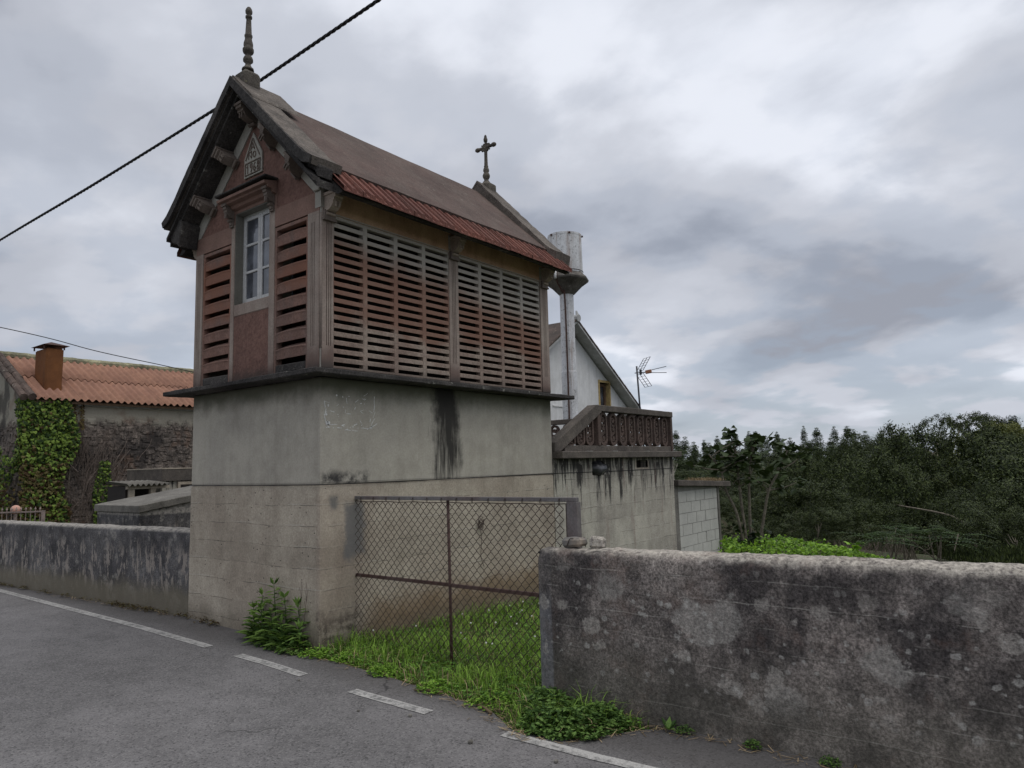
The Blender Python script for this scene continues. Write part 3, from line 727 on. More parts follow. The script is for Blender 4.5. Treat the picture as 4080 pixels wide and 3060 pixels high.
MB().box(.25, .27, .80, 1.30, 3.3, 4.3).build('curtain', plain('dusty_blue_curtain', (.20, .22, .27), .2, 6, .9), win)
# hood over the window
hd = MB(); hp = [(.0, 4.335), (-.035, 4.345), (-.05, 4.375), (-.10, 4.385), (-.105, 4.405), (-.14, 4.41), (-.145, 4.435), (0.0, 4.47)]
hd.prism([(d, z) for d, z in hp], 'y', .70, 1.56)
hood = hd.build('window_hood', M['frieze'], G)
MB().box(-.155, .0, .675, 1.585, 4.4705, 4.492).build('hood_cap', M['ledge'], hood, bevel=.005, rough=.005, sub=.08)
def corbel_mesh(w=.09, d=.15, h=.20, mt='corbel'):
    p = [(0, 0), (-d, 0), (-d, -.03), (-d*.88, -.036), (-d*.88, -.06)]
    for k in range(9):
        a = pi/2*k/8; p.append((-d*.80*cos(a)-.0*d, -.065-(h*.42)*sin(a)))
    for k in range(7):
        a = pi*k/6; p.append((-.022-.018*cos(a)-.01, -.065-h*.42-.012-.022*sin(a)))
    p += [(0, -h)]
    b = MB(); b.prism([(x, z) for x, z in p], 'y', -w/2, w/2)
    b.box(-d-.012, 0, -w/2-.012, w/2+.012, .0005, .028)
    for k in (-1, 1): b.box(-d*.86, -d*.78, k*w*.2-.008, k*w*.2+.008, -.12, -.065)
    me = b.mesh('corbel', M[mt])
    return me
CB = corbel_mesh(.095, .16, .20, 'pale_corbel'); CBg = corbel_mesh(.10, .19, .165); CBs = corbel_mesh(.06, .10, .13)
for y in (.765, 1.485): obj('corbel', CBs, hood, (.001, y, 4.372)); 
for y in (.765, 1.485): obj('corbel_pendant', MB().box(-.022, 0, -.028, .028, -.07, 0).box(-.03, 0, -.02, .02, -.05, -.012).mesh('corbel_pendant', M['corbel']), hood, (.0015, y, 4.235))
for x in (.083, 1.803, 3.56):
    obj('corbel', CB, G, (x, -.001, 4.135), (0, 0, pi/2))
    obj('corbel_cap', MB().box(-.062, .062, -.028, .0, 3.925, 4.0).box(-.075, .075, -.034, 0, 3.905, 3.925).mesh('corbel_cap', M['corbel']), G, (x, -.0015, 0.0))
for x in (.083, 1.803, 3.56): obj('corbel', CB, G, (x, GW+.001, 4.135), (0, 0, -pi/2))
# ---- gable
RY = 1.1
def ru(y): return 5.475-abs(y-RY)*1.0      # underside of the verge
gp = [(.002, 4.187), (.80, 4.187), (.80, 4.36), (1.46, 4.36), (1.46, 4.187), (GW-.002, 4.187), (GW-.002, ru(GW)), (RY, ru(RY)), (.002, ru(.002))]
MB().prism(gp, 'x', .102, .19).build('gable_core', M['gable'], G)
def gfront(y): return 5.196-abs(y-1.113)*.985
gb = MB()   # pale border left and right of the roughcast triangle, as one sheet with hole cut around it
for side in (0, 1):
    if side == 0: pts = [(.002, 4.187), (.100, 4.187), (1.113, 5.20), (1.113, ru(1.113)-.002), (.002, ru(.002)-.002)]
    else: pts = [(GW-.002, 4.187), (GW-.002, ru(GW)-.002), (1.1135, ru(1.1135)-.002), (1.1135, 5.20), (2.125, 4.187)]
    gb.prism(pts, 'x', .0, .10)
gb.build('gable_border', M['gable'], G)
MB().prism([(.110, 4.1875), (.75, 4.1875), (.75, 4.36), (1.48, 4.36), (1.48, 4.1875), (2.115, 4.1875), (1.113, 5.188)], 'x', .008, .099).build('gable_panel', M['roughcast'], G)
pq = MB().prism([(.949, 4.635), (1.269, 4.635), (1.269, 4.845), (1.113, 5.10), (.949, 4.845)], 'x', -.010, .009).build('date_plaque', M['gable'], G, bevel=.003)
fr = MB()
def strip(p, q, w, x0=-.020, x1=-.009):
    fr.bar((lerp(x0, x1, .5), p[0], p[1]), (lerp(x0, x1, .5), q[0], q[1]), w, abs(x1-x0), (1, 0, 0))
strip((1.245, 4.785), (.972, 4.785), .010); strip((1.245, 4.66), (.972, 4.66), .010); strip((1.24, 4.665), (1.24, 4.78), .010); strip((.977, 4.665), (.977, 4.78), .010)
strip((1.236, 4.822), (1.113, 5.035), .010); strip((.985, 4.822), (1.113, 5.035), .010)
fr.build('plaque_moulding', M['corbel'], pq)
letter_m = plain('shadowed_lettering', (.16, .12, .10), .2, 40, .9)
def glyph(ch, y, z, w, h):
    """raised strokes; y decreases to the right as read from the road"""
    b = MB()
    st = {'A': [[(0, 0), (.5, 1), (1, 0)], [(.22, .4), (.78, .4)]],
          'N': [[(0, 0), (0, 1), (1, 0), (1, 1)]], 'O': [[(.5+.5*sin(a*pi/6), .5+.5*cos(a*pi/6)) for a in range(13)]],
          '~': [[(0, .2), (.3, .8), (.7, .2), (1, .8)]], '1': [[(.1, .72), (.55, 1), (.55, 0)]],
          '9': [[(.9, .72), (.55, 1), (.15, .82), (.2, .58), (.6, .5), (.9, .72), (.9, 1), (.85, .35), (.45, 0)]],
          '6': [[(.75, 1), (.3, .75), (.12, .35), (.3, .03), (.7, .03), (.9, .28), (.65, .5), (.2, .42)]],
          '8': [[(.5, .52), (.18, .72), (.35, 1), (.65, 1), (.82, .72), (.5, .52), (.12, .27), (.3, 0), (.7, 0), (.88, .27), (.5, .52)]]}[ch]
    for s_ in st:
        b.tube([(-.013, y-p[0]*w, z+p[1]*h) for p in s_], .0065, 5)
    b.build('letter', letter_m, pq)
glyph('A', 1.150, 4.905, .075, .085); glyph('N', 1.185, 4.825, .055, .06); glyph('~', 1.182, 4.889, .05, .012); glyph('O', 1.105, 4.825, .05, .062)
for i, ch_ in enumerate('1968'): glyph(ch_, 1.222-i*.062, 4.676, .045, .09)
# ---- roof
def slope_pts(y0, z0, y1, z1, th):
    dy, dz = y1-y0, z1-z0; l = sqrt(dy*dy+dz*dz); nx, nz = -dz/l, dy/l
    if nz < 0: nx, nz = -nx, -nz
    return [(y0, z0), (y1, z1), (y1-nx*th, z1-nz*th), (y0-nx*th, z0-nz*th)]
rf = MB()
prof_r = [(-.09, 4.412), (RY, 5.53), (2.29, 4.412), (2.26, 4.37), (RY, 5.44), (-.06, 4.37)]
nseg = 40; X0, X1 = .03, 3.60
for i in range(nseg+1):
    x = lerp(X0, X1, i/nseg)
    for (y, z) in prof_r:
        n_ = mnoise.noise(Vector((x*2.5, y*4, z*3)))*.008; rf.v.append((x, y, z+n_))
m = 6
for i in range(nseg):
    for k in range(m): rf.f.append((i*m+k, i*m+(k+1) % m, (i+1)*m+(k+1) % m, (i+1)*m+k))
rf.f += [tuple(range(m)), tuple(nseg*m+k for k in range(m))]
roof = rf.build('roof', M['roof'], G)
def verge(x0, x1, apex):
    b = MB()
    top = [(-.235, 4.365), (-.13, 4.425), (-.02, 4.52), (RY, apex), (2.22, 4.52), (2.33, 4.425), (2.435, 4.365)]
    top = [(y, z+(apex-5.6)*(1-abs(y-RY)/1.4)) for y, z in top]
    n = len(top); th = .075 if x0 < 1 else .14
    prof = top+[(y-(.0 if abs(y-RY) < .1 else (.03 if y > RY else -.03)), z-th*(1.35 if abs(y-RY) < .1 else 1.0)) for y, z in top[::-1]]
    # subdivide profile for wear
    xs_ = [x0, (x0*2+x1)/3, (x0+2*x1)/3, x1]; P = []
    for i in range(len(prof)):
        a, c = prof[i], prof[(i+1) % len(prof)]; k = max(1, int(math.dist(a, c)/.07))
        for j in range(k): P.append((lerp(a[0], c[0], j/k), lerp(a[1], c[1], j/k)))
    for x in xs_:
        for (y, z) in P:
            v_ = Vector((x*7, y*7, z*7)); d = mnoise.noise(v_)*.010+mnoise.noise(v_*3)*.006
            b.v.append((x+(d if x in (x0, x1) else 0), y, z+d*.8))
    m = len(P)
    for i in range(3):
        for k in range(m): b.f.append((i*m+k, i*m+(k+1) % m, (i+1)*m+(k+1) % m, (i+1)*m+k))
    half = [k for k, p in enumerate(P)]
    for r_, rev in ((0, False), (3, True)):
        # end caps as quads between top and bottom runs
        nt_ = sum(1 for i in range(n-1) for _ in range(max(1, int(math.dist(prof[i], prof[i+1])/.07))))
        tops = list(range(0, nt_+1)); bots = list(range(m-1, nt_, -1))
        for k in range(nt_):
            b0 = bots[min(int(k*len(bots)/nt_), len(bots)-1)]; b1 = bots[min(int((k+1)*len(bots)/nt_), len(bots)-1)]
            q = [tops[k], tops[k+1], b1, b0] if b0 != b1 else [tops[k], tops[k+1], b0]
            b.f.append(tuple(r_*m+i for i in q))
    return b.build('verge_slab', M['verge'], roof, fix=True)
verge(-.27, .06, 5.6); verge(3.55, 3.88, 5.645)
def ridge_cap(x0, x1, apex):
    b = MB().prism([(RY-.36, apex-.335), (RY-.345, apex-.305), (RY, apex+.025), (RY+.345, apex-.305), (RY+.36, apex-.335), (RY, apex+.004)], 'x', x0, x1)
    return b.build('ridge_cap', M['verge'], roof, rough=.006, sub=.09)
ridge_cap(-.262, .30, 5.592); ridge_cap(3.545, 3.885, 5.64)
# moulded soffit under the front verge, both slopes
for sgn in (-1, 1):
    b = MB(); u = 1/sqrt(2)
    for (xa, xb, off, th) in ((-.245, -.17, .085, .03), (-.20, .001, .10, .05), (-.15, .0015, .13, .03)):
        y0, z0 = RY, 5.6-off*1.25; L_ = 1.30 if off < .12 else 1.20
        pts = [(y0, z0), (y0+sgn*L_, z0-L_), (y0+sgn*L_, z0-L_-th*1.3), (y0, z0-th*1.3)]
        b.prism(pts, 'x', xa, xb)
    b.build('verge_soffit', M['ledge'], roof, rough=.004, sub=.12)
    if sgn > 0:
        b = MB(); b.prism([(RY+sgn*1.10, 4.40), (RY+sgn*1.25, 4.25), (RY+sgn*1.265, 4.17), (RY+sgn*1.22, 4.125), (RY+sgn*1.15, 4.11), (RY+sgn*1.09, 4.06), (RY+sgn*1.075, 4.15), (RY+sgn*1.03, 4.32)], 'x', -.215, -.001)
        b.build('kneeler', M['ledge'], roof, bevel=.01, rough=.004, sub=.06)
    else:
        MB().prism([(.09, 4.188), (.003, 4.188), (-.012, 4.25), (-.05, 4.315), (-.10, 4.36), (-.10, 4.40), (.09, 4.40), (.14, 4.36), (.12, 4.27)], 'x', -.026, -.001).build('kneeler', M['gable'], roof, bevel=.006)
        MB().prism([(-.06, 4.33), (-.16, 4.27), (-.20, 4.20), (-.22, 4.30), (-.13, 4.42), (.02, 4.50)], 'x', -.20, -.03).build('broken_edge', M['ledge'], roof, bevel=.008, rough=.012, sub=.04)
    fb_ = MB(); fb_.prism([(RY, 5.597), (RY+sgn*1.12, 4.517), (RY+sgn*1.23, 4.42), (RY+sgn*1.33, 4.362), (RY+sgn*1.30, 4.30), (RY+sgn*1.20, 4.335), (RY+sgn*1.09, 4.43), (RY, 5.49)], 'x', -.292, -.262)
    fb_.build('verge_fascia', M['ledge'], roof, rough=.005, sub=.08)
for (y, dz) in ((RY+.0, .0), (RY-.42, 0), (RY+.42, 0), (RY-.84, 0), (RY+.84, 0)):
    t = 0 if y == RY else (pi/4 if y < RY else -pi/4)
    obj('corbel', CBg, roof, (-.0015, y, 5.36-abs(y-RY)-(.04 if y == RY else 0)), (t, 0, 0))
# eave cornices
for sgn in (1, -1):
    def yy(v): return v if sgn > 0 else GW-v
    b = MB(); cp = [(.0, 4.21), (-.10, 4.185), (-.20, 4.11), (-.27, 4.072), (-.29, 4.076), (-.325, 4.076), (-.33, 4.088), (-.10, 4.30), (.0, 4.36)]
    b.prism([(yy(a), z) for a, z in cp], 'x', -.02, GL+.04)
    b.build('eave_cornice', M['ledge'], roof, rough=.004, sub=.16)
    # ribbed clay tiles, one course
    if sgn > 0:
        tm = MB(); n = 24; w = .222
        for k in range(n+1):
            u_ = k/n; q_ = (u_*2) % 1.0; rib = .034 if (q_ < .26 or q_ > .80) else (.012 if (q_ < .30 or q_ > .76) else 0)
            for (yy_, zz_) in ((-.37, 4.088), (-.20, 4.250), (-.03, 4.408)):
                for dz in (rib, -.014): tm.v.append((u_*w, yy_, zz_+dz))
        for i in range(n):
            a, c = i*6, (i+1)*6
            for k in (0, 2): tm.f += [(a+k, c+k, c+k+2, a+k+2), (a+k+1, a+k+3, c+k+3, c+k+1)]
            tm.f += [(a, a+1, c+1, c), (a+4, c+4, c+5, a+5)]
        tme = tm.mesh('tile', M['tile'])
    for i in range(17):
        x = -.03+i*.2185
        if sgn > 0: obj('tile', tme, roof, (x, random.uniform(-.006, .006), random.uniform(-.004, .004)))
        else: obj('tile', tme, roof, (x+.222, GW+random.uniform(-.006, .006), 0), (0, 0, pi))
# finial and cross
def spindle(parent, c, prof, n=14): return MB().lathe(prof, c, n).build('shaft', M['stone_dark'], parent, smooth=True)
fin = MB().box(-.19, .01, 1.0, 1.2, 5.42, 5.70).build('finial', M['stone_dark'], G, bevel=.03, rough=.006, sub=.06)
fp = [(.062, 0), (.058, .02), (.045, .025), (.036, .045), (.026, .065), (.03, .08), (.05, .10), (.05, .125), (.04, .15), (.03, .16), (.028, .175), (.048, .19), (.056, .21), (.056, .235), (.050, .245), (.042, .25),
      (.048, .27), (.047, .30), (.036, .34), (.035, .36), (.041, .375), (.040, .39), (.033, .395), (.026, .54), (.024, .575), (.034, .58), (.034, .60), (.022, .61), (.022, .62), (.034, .635), (.036, .66), (.030, .68), (.018, .70), (.006, .708)]
spindle(fin, (-.09, 1.1, 5.735), fp)
crs = MB().box(3.66, 3.88, .99, 1.21, 5.46, 5.70).build('cross', M['stone_dark'], G, bevel=.03, rough=.006, sub=.06)
spindle(crs, (3.77, 1.1, 5.69), [(.07, 0), (.06, .03), (.045, .05), (.03, .075), (.035, .085), (.05, .11), (.055, .14), (.045, .17), (.033, .185), (.045, .21), (.042, .24), (.03, .27), (.034, .28), (.027, .30), (.024, .42), (.024, .54), (.03, .56), (.022, .58), (.016, .60)])
MB().lathe([(.018, -.19), (.032, -.17), (.034, -.14), (.024, -.12), (.022, 0), (.024, .12), (.034, .14), (.032, .17), (.018, .19)], (0, 0, 0), 10).build('arm', M['stone_dark'], crs, smooth=True).data.transform(Matrix.Translation((3.77, 1.1, 6.265)) @ Matrix.Rotation(pi/2, 4, 'X'))
MB().lathe([(.018, 0), (.03, .02), (.032, .05), (.02, .075), (.022, .085), (.014, .11), (.004, .12)], (3.77, 1.1, 6.34), 10).build('tip', M['stone_dark'], crs, smooth=True)
hb = MB()
for k in range(12):
    a = 2*pi*k/12; r_ = .085 if k % 2 == 0 else .070
    hb.box(-.01, .01, -.012, .012, .05, r_)
    for v in range(len(hb.v)-8, len(hb.v)):
        x_, y_, z_ = hb.v[v]; hb.v[v] = (3.77+x_, 1.1+y_*cos(a)-z_*sin(a), 6.265+y_*sin(a)+z_*cos(a))
rg = [(3.77+x_, y_, z_) for x_ in (-.014, .014) for (y_, z_) in [(1.1+.062*cos(2*pi*k/16), 6.265+.062*sin(2*pi*k/16)) for k in range(16)]]
hb.add(rg, [tuple(range(15, -1, -1)), tuple(range(16, 32))]+[(k, (k+1) % 16, 16+(k+1) % 16, 16+k) for k in range(16)])
hb.build('halo', M['stone_dark'], crs)
# glue left from a torn poster on the plaster
gl = MB(); random.seed(11)
def blob(x, z, r, sx, sz, n=7):
    vs_ = [(x+r*sx*cos(2*pi*k/n)*random.uniform(.5, 1.2), .0022, z+r*sz*sin(2*pi*k/n)*random.uniform(.5, 1.2)) for k in range(n)]
    gl.add(vs_, [tuple(range(n))])
def squig(x, z, l, w, a=None):
    a = random.uniform(0, 6.28) if a is None else a; p = [(x, z)]; cur = random.uniform(-5, 5); n = 6
    for k in range(n): a += cur*l/n; p.append((p[-1][0]+cos(a)*l/n, p[-1][1]+sin(a)*l/n))
    i = len(gl.v)
    for k, (x_, z_) in enumerate(p):
        q = p[min(k+1, n)]; o = p[max(k-1, 0)]; dx, dz = q[0]-o[0], q[1]-o[1]; L_ = math.hypot(dx, dz) or 1; ww = w*(.35+.65*random.random())/2
        gl.v += [(x_-dz/L_*ww, .0022, z_+dx/L_*ww), (x_+dz/L_*ww, .0022, z_-dx/L_*ww)]
    for k in range(n): gl.f.append((i+2*k, i+2*k+1, i+2*k+3, i+2*k+2))
for k in range(15):
    x = .06+.58*(k+random.uniform(0, .9))/15
    if random.random() < .75: squig(x, 1.985+random.uniform(-.02, .03), random.uniform(.02, .07), random.uniform(.006, .014), random.uniform(-.5, .6))
for k in range(4): squig(.056+random.uniform(-.004, .01), 1.99+.05*k+random.uniform(0, .03), random.uniform(.03, .07), random.uniform(.006, .016), pi/2+random.uniform(-.3, .3)); 
for k in range(5): squig(.60+random.uniform(-.03, .045), 1.99+.05*k+random.uniform(0, .03), random.uniform(.03, .09), random.uniform(.005, .011), pi/2+random.uniform(-.4, .4))
for k in range(16): squig(random.uniform(.1, .58), random.uniform(2.0, 2.3), random.uniform(.015, .06), random.uniform(.004, .010))
for k in range(9): blob(.07+random.uniform(-.015, .03), random.uniform(1.975, 2.2), random.uniform(.008, .018), random.uniform(.6, 1.3), random.uniform(.6, 1.4))
for k in range(22): blob(random.uniform(.06, .62), random.choice([random.uniform(1.98, 2.02), random.uniform(2.0, 2.3)]), random.uniform(.003, .008), random.uniform(.7, 1.4), random.uniform(.7, 1.3))
tag(gl.build('glue_residue', M['glue'], G, fix=False), kind='stuff')
random.seed(21)
# ------------------------------------------------------------------ chain-link gate (plane x=.4)
GT = thing('gate', 'rusty chain-link gate in a grey steel frame beside the granary base', 'gate', (.4, -1.17, 0))
GX = .40
MB().box(GX-.012, GX+.03, .012, .052, .0, 1.362).build('frame_post', M['gate_grey'], GT, bevel=.003)
MB().box(GX-.011, GX+.03, -2.42, .0115, 1.330, 1.3615).build('top_rail', M['gate_grey'], GT, bevel=.003)
MB().box(GX-.0125, GX+.045, -2.425, -2.335, -.1, 1.3295).build('frame_post', M['gate_grey'], GT, bevel=.003)
MB().tube([(GX+.012, -1.165, -.02), (GX+.012, -1.16, .6), (GX+.012, -1.15, 1.33)], .0125, 8).build('centre_post', M['gate_rust'], GT, smooth=True)
MB().box(GX+.002, GX+.026, -1.151, .0115, .635, .662).build('mid_rail', M['gate_rust'], GT)
MB().box(GX+.002, GX+.026, -2.335, -1.178, .632, .659).build('mid_rail', M['gate_rust'], GT)
MB().tube([(GX-.004, .008, 1.318)]+[(GX-.004, -2.33*i/12, 1.316-.006*(i % 2)) for i in range(1, 13)], .0035, 5).build('tension_wire', M['wire'], GT)
MB().tube([(GX-.004, .004, 1.318), (GX-.004, .004, .05)], .0035, 5).build('tension_wire', M['wire'], GT)
MB().tube([(GX-.004, -2.328, 1.318), (GX-.004, -2.328, .05)], .0035, 5).build('tension_wire', M['wire'], GT)
DW, DH = .0365, .0375
zmax = 1.312; ns = 34
wm = []
for ph in (0, 1):
    path = []
    for i in range(ns+1):
        z = zmax-i*DH; y = 0 if (i+ph) % 2 == 0 else -DW
        # knuckle: short flat at each turn
        path += [(.0018*(1 if (i+ph) % 2 else -1), y, z+.003), (.0018*(-1 if (i+ph) % 2 else 1), y, z-.003)]
    wm.append(MB().tube(path, .0030, 4).mesh('wire', M['wire']))
for k in range(63):
    obj('wire', wm[k % 2], GT, (GX-.004+random.uniform(-.002, .002), -.006-k*DW-.0012*sin(k*.7), random.uniform(-.002, .002)))
for k in range(14):
    y = -.08-k*.168; MB().tube(catmull([(GX-.006, y, 1.318), (GX-.018, y-.008, 1.337), (GX-.014, y-.016, 1.352), (GX-.008, y-.012, 1.31)], 4), .0022, 4).build('tie_wire', M['wire'], GT)
for z in (1.22, .98, .78, .56, .34, .16): MB().box(GX-.014, GX+.0, .003, .018, z, z+.018).build('hinge_clip', M['gate_rust'], GT)
# twisted scrap of wire on the base wall behind the gate
tw = MB(); random.seed(5)
for k in range(5):
    c = Vector((2.15, -.02, .98)); tw.tube(catmull([c+Vector((random.uniform(-.05, .05), random.uniform(-.02, .0), random.uniform(-.07, .07))) for _ in range(5)], 5), .003, 4)
tw.tube(catmull([(2.15, -.015, .95), (2.17, -.02, .8), (2.16, -.012, .62), (2.2, -.02, .5)], 5), .003, 4)
tag(tw.build('wire_tangle', M['wire']), 'tangle of rusty wire hanging on the base wall behind the gate', 'wire')

# ------------------------------------------------------------------ terrace block
T = thing('terrace', 'stained concrete terrace block with cast balustrade beside the granary', 'terrace', (5.4, 1.5, 0))
TX0, TX1 = 3.652, 7.2
tb = MB()
for (x0, x1, z0, z1) in ((TX0, TX1, -1.0, 1.44), (TX0, 4.60, 1.44, 1.634), (4.92, 5.90, 1.44, 1.634), (5.90, 6.28, 1.44, 1.52), (6.28, TX1, 1.44, 1.634), (TX0, TX1, 1.634, 1.675)):
    tb.box(x0, x1, -.003, .14, z0, z1)
tb.box(TX0, TX1, .30, 3.2, -1.0, 1.675).box(TX1-.1, TX1, .14, .30, -1, 1.675).box(TX0, TX0+.1, .14, .3, -1, 1.675)
tb.build('wall', M['terrace'], T)
MB().box(4.45, 5.0, .141, .299, 1.40, 1.674).box(5.8, 6.4, .141, .299, 1.4, 1.674).build('cavity', M['black'], T)  # near-black fill paints in the shade of the wall holes
MB().box(5.86, 5.90, -.006, .03, 1.50, 1.634).box(6.28, 6.32, -.006, .03, 1.50, 1.634).box(5.90, 6.28, -.006, .03, 1.495, 1.52).build('vent_frame', M['board'], T)
MB().box(TX0, 7.26, -.15, 3.25, 1.676, 1.768).build('floor_slab', M['rail'], T, bevel=.008, rough=.006, sub=.14)
MB().box(3.93, 7.16, -.005, .10, 1.769, 1.853).build('bottom_rail', M['rail'], T, bevel=.005)
MB().box(4.78, 7.235, -.03, .13, 2.345, 2.436).build('top_rail', M['rail'], T, bevel=.008, rough=.004, sub=.12)
MB().box(7.16, 7.23, -.02, .12, 1.769, 2.3445).build('post', M['balust'], T, bevel=.006)
MB().box(4.79, 4.86, -.015, .11, 1.8535, 2.3445).build('post', M['balust'], T, bevel=.006)
ib = MB(); ib.prism([(3.66, 1.770), (3.80, 1.770), (4.90, 2.335), (4.785, 2.434), (4.74, 2.434), (3.665, 1.885)], 'y', -.028, .128); ib.build('sloping_rail', M['rail'], T, bevel=.008, rough=.004, sub=.12)
def baluster_mesh():
    b = MB(); n = 22
    def st(rx, rz, k):
        a = 2*pi*k/n; s_ = sin(a); return (rx*cos(a), (rz-rx)*(1 if s_ > 0 else -1)*(1 if abs(s_) > .01 else 0)+rx*s_)
    for (y, f) in ((-.03, 1), (.03, 1)):
        for (rx, rz) in ((.105, .243), (.068, .205)):
            for k in range(n):
                p = st(rx, rz, k); b.v.append((p[0], y, p[1]))
    for k in range(n):
        j = (k+1) % n
        b.f += [(k, j, n+j, n+k), (2*n+k, 3*n+k, 3*n+j, 2*n+j), (k, 2*n+k, 2*n+j, j), (n+k, n+j, 3*n+j, 3*n+k)]
    s_pts = [(.05, .12), (.02, .155), (-.03, .15), (-.05, .10), (-.02, .055), (.03, .02), (.045, -.03), (.01, -.075), (-.04, -.09), (-.055, -.13), (-.02, -.165), (.03, -.16), (.05, -.12)]
    b.tube([(x, 0, z) for x, z in s_pts], .021, 5)
    for zc in (.0, .115, -.125):
        b.box(-.026, .026, -.022, .022, zc-.02, zc+.02)
    for k in (-1, 1): b.box(-.066, .066, -.012, .012, k*.055-.012, k*.055+.012)
    return b.mesh('baluster', M['balust'])
BM = baluster_mesh()
for k in range(8): obj('baluster', BM, T, (5.005+k*.287, .05, 2.099))
for x, zt in ((4.62, 2.265), (4.38, 2.145), (4.14, 2.025)):
    h = zt-1.855; obj('baluster', BM, T, (x, .05, 1.855+h/2), None, (1, 1, h/.486))
MB().box(7.12, 7.22, .14, 3.2, 1.769, 1.852).build('bottom_rail', M['rail'], T, bevel=.005)
MB().box(7.10, 7.235, .131, 3.2, 2.346, 2.435).build('top_rail', M['rail'], T, bevel=.006)
for k in range(10): obj('baluster', BM, T, (7.17, .34+k*.287, 2.098), (0, 0, pi/2))
for x in (4.25, 4.95, 5.95, 6.95): MB().box(x, x+.14, -.149, -.12, 1.7685, 1.773).build('pale_fragment', M['block'], T)
# black sack stuffed in the hole
sk = MB(); n = 14
for i in range(9):
    th = pi*i/8
    for k in range(n):
        a = 2*pi*k/n; r_ = sin(th); f = 1+.18*sin(5*a+i)+.1*mnoise.noise(Vector((a*2, th*3, 1)))
        sk.v.append((4.76+.165*r_*cos(a)*f, .03-.13*cos(th)*0-.12*r_*sin(a)*f*1.0, 1.545+.105*cos(th)*f-.03*r_*max(0, sin(a))))
for i in range(8):
    for k in range(n): sk.f.append((i*n+k, i*n+(k+1) % n, (i+1)*n+(k+1) % n, (i+1)*n+k))
tag(sk.build('sack', M['sack'], smooth=True), 'crumpled black plastic sack stuffed in a hole of the terrace wall', 'sack')

# ------------------------------------------------------------------ block shed
A = thing('block_shed', 'small grey concrete-block shed with a sloping slab roof behind the terrace', 'shed', (8.4, 1.2, -.2))
AY = .06
def slab_z(x): return lerp(1.19, 1.095, (x-7.3)/2.3)
MB().prism([(7.42, -1), (9.20, -1), (9.20, slab_z(9.2)-.002), (7.42, slab_z(7.42)-.002)], 'y', AY+.008, 2.4).build('mortar_core', M['mortar'], A)
MB().prism([(7.262, -1), (7.42, -1), (7.42, slab_z(7.42)-.002), (7.262, slab_z(7.262)-.002)], 'y', AY-.03, AY+.3).build('column', M['column'], A)
MB().prism([(9.201, -1), (9.28, -1), (9.28, slab_z(9.28)-.002), (9.201, slab_z(9.2)-.002)], 'y', AY-.012, AY+.3).build('column', M['column'], A)
MB().prism([(7.262, slab_z(7.262)), (9.62, slab_z(9.62)), (9.62, slab_z(9.62)+.10), (7.262, slab_z(7.262)+.10)], 'y', AY-.12, 2.6).build('roof_slab', M['rail'], A, bevel=.008, rough=.006, sub=.12)
bh, bw = .19, .395
bmesh_ = {}
for row in range(9):
    z0 = -.62+row*bh; off = 0 if row % 2 == 0 else bw/2; x = 7.424-off
    while x < 9.19:
        xa, xb = max(x, 7.424), min(x+bw, 9.198); z1 = min(z0+bh, slab_z((xa+xb)/2)-.01)
        if xb-xa > .05 and z1-z0 > .03:
            key = (round(xb-xa, 2), round(z1-z0, 2))
            if key not in bmesh_: bmesh_[key] = MB().box(0, key[0]-.012, 0, .09, 0, key[1]-.010).mesh('block', M['block'])
            obj('block', bmesh_[key], A, (xa, AY+random.uniform(-.003, .003), z0))
        x += bw

# ------------------------------------------------------------------ water tower
WT = thing('water_tower', 'white cylindrical water tank on a stained concrete post behind the granary', 'water tower', (10.95, 4.42, 0))
cx, cy = 10.95, 4.42
MB().lathe([(.20, -.6), (.20, 3.9), (.185, 3.92), (.18, 5.9)], (cx, cy, 0), 8).build('post', M['tank'], WT)
MB().lathe([(.20, 5.88), (.42, 6.10), (.585, 6.22), (.60, 6.27), (.55, 6.31), (.46, 6.40), (.44, 6.43)], (cx, cy, 0), 8).build('tank_support', M['tank_dark'], WT, bevel=.01)
tk = MB().lathe([(.435, 6.40), (.44, 6.42), (.432, 7.36), (.437, 7.37), (.437, 7.42), (.40, 7.43)], (cx, cy, 0), 28).build('tank', M['tank'], WT)
MB().lathe([(.442, 6.44), (.452, 6.45), (.442, 6.46)], (cx, cy, 0), 28).build('band', M['tank_dark'], tk)
fwd2 = Vector((.793, .609, 0)); rt2 = Vector((.609, -.793, 0))   # diagonal of the yard
pc = Vector((cx, cy, 0))
MB().tube(catmull([pc-fwd2*.44-rt2*.25+Vector((0, 0, 6.42)), pc-fwd2*.52-rt2*.27+Vector((0, 0, 6.30)), pc-fwd2*.40-rt2*.25+Vector((0, 0, 6.12)), pc-fwd2*.26-rt2*.12+Vector((0, 0, 5.9)), pc-fwd2*.23-rt2*.06+Vector((0, 0, 5.5)), pc-fwd2*.23-rt2*.06+Vector((0, 0, 1.0))], 6), .022, 6).build('pipe', M['iron'], WT, smooth=True)
MB().tube([pc-fwd2*.50-rt2*.29+Vector((0, 0, 6.44)), pc-fwd2*.55-rt2*.30+Vector((0, 0, 6.18))], .03, 7).build('pipe', M['pvc'], WT, smooth=True)
for a in (.5, 1.6, 2.9, 4.0, 5.2): MB().box(-.02, .02, -.02, .02, 7.36, 7.40).build('lid_clip', M['iron'], WT).data.transform(Matrix.Translation((cx+.45*cos(a), cy+.45*sin(a), 0)))

# ------------------------------------------------------------------ white gabled house
H = thing('white_house', 'white gabled house with an ochre-framed attic window behind the water tower', 'house', (17.2, 13, 0))
HX, HY, HZ, HE = 16.45, 8.0, 6.36, 3.62
wx0, wx1, wz0, wz1 = 18.48, 19.20, 3.62, 4.56
def gz_(x): return HZ-abs(x-HX)*.65
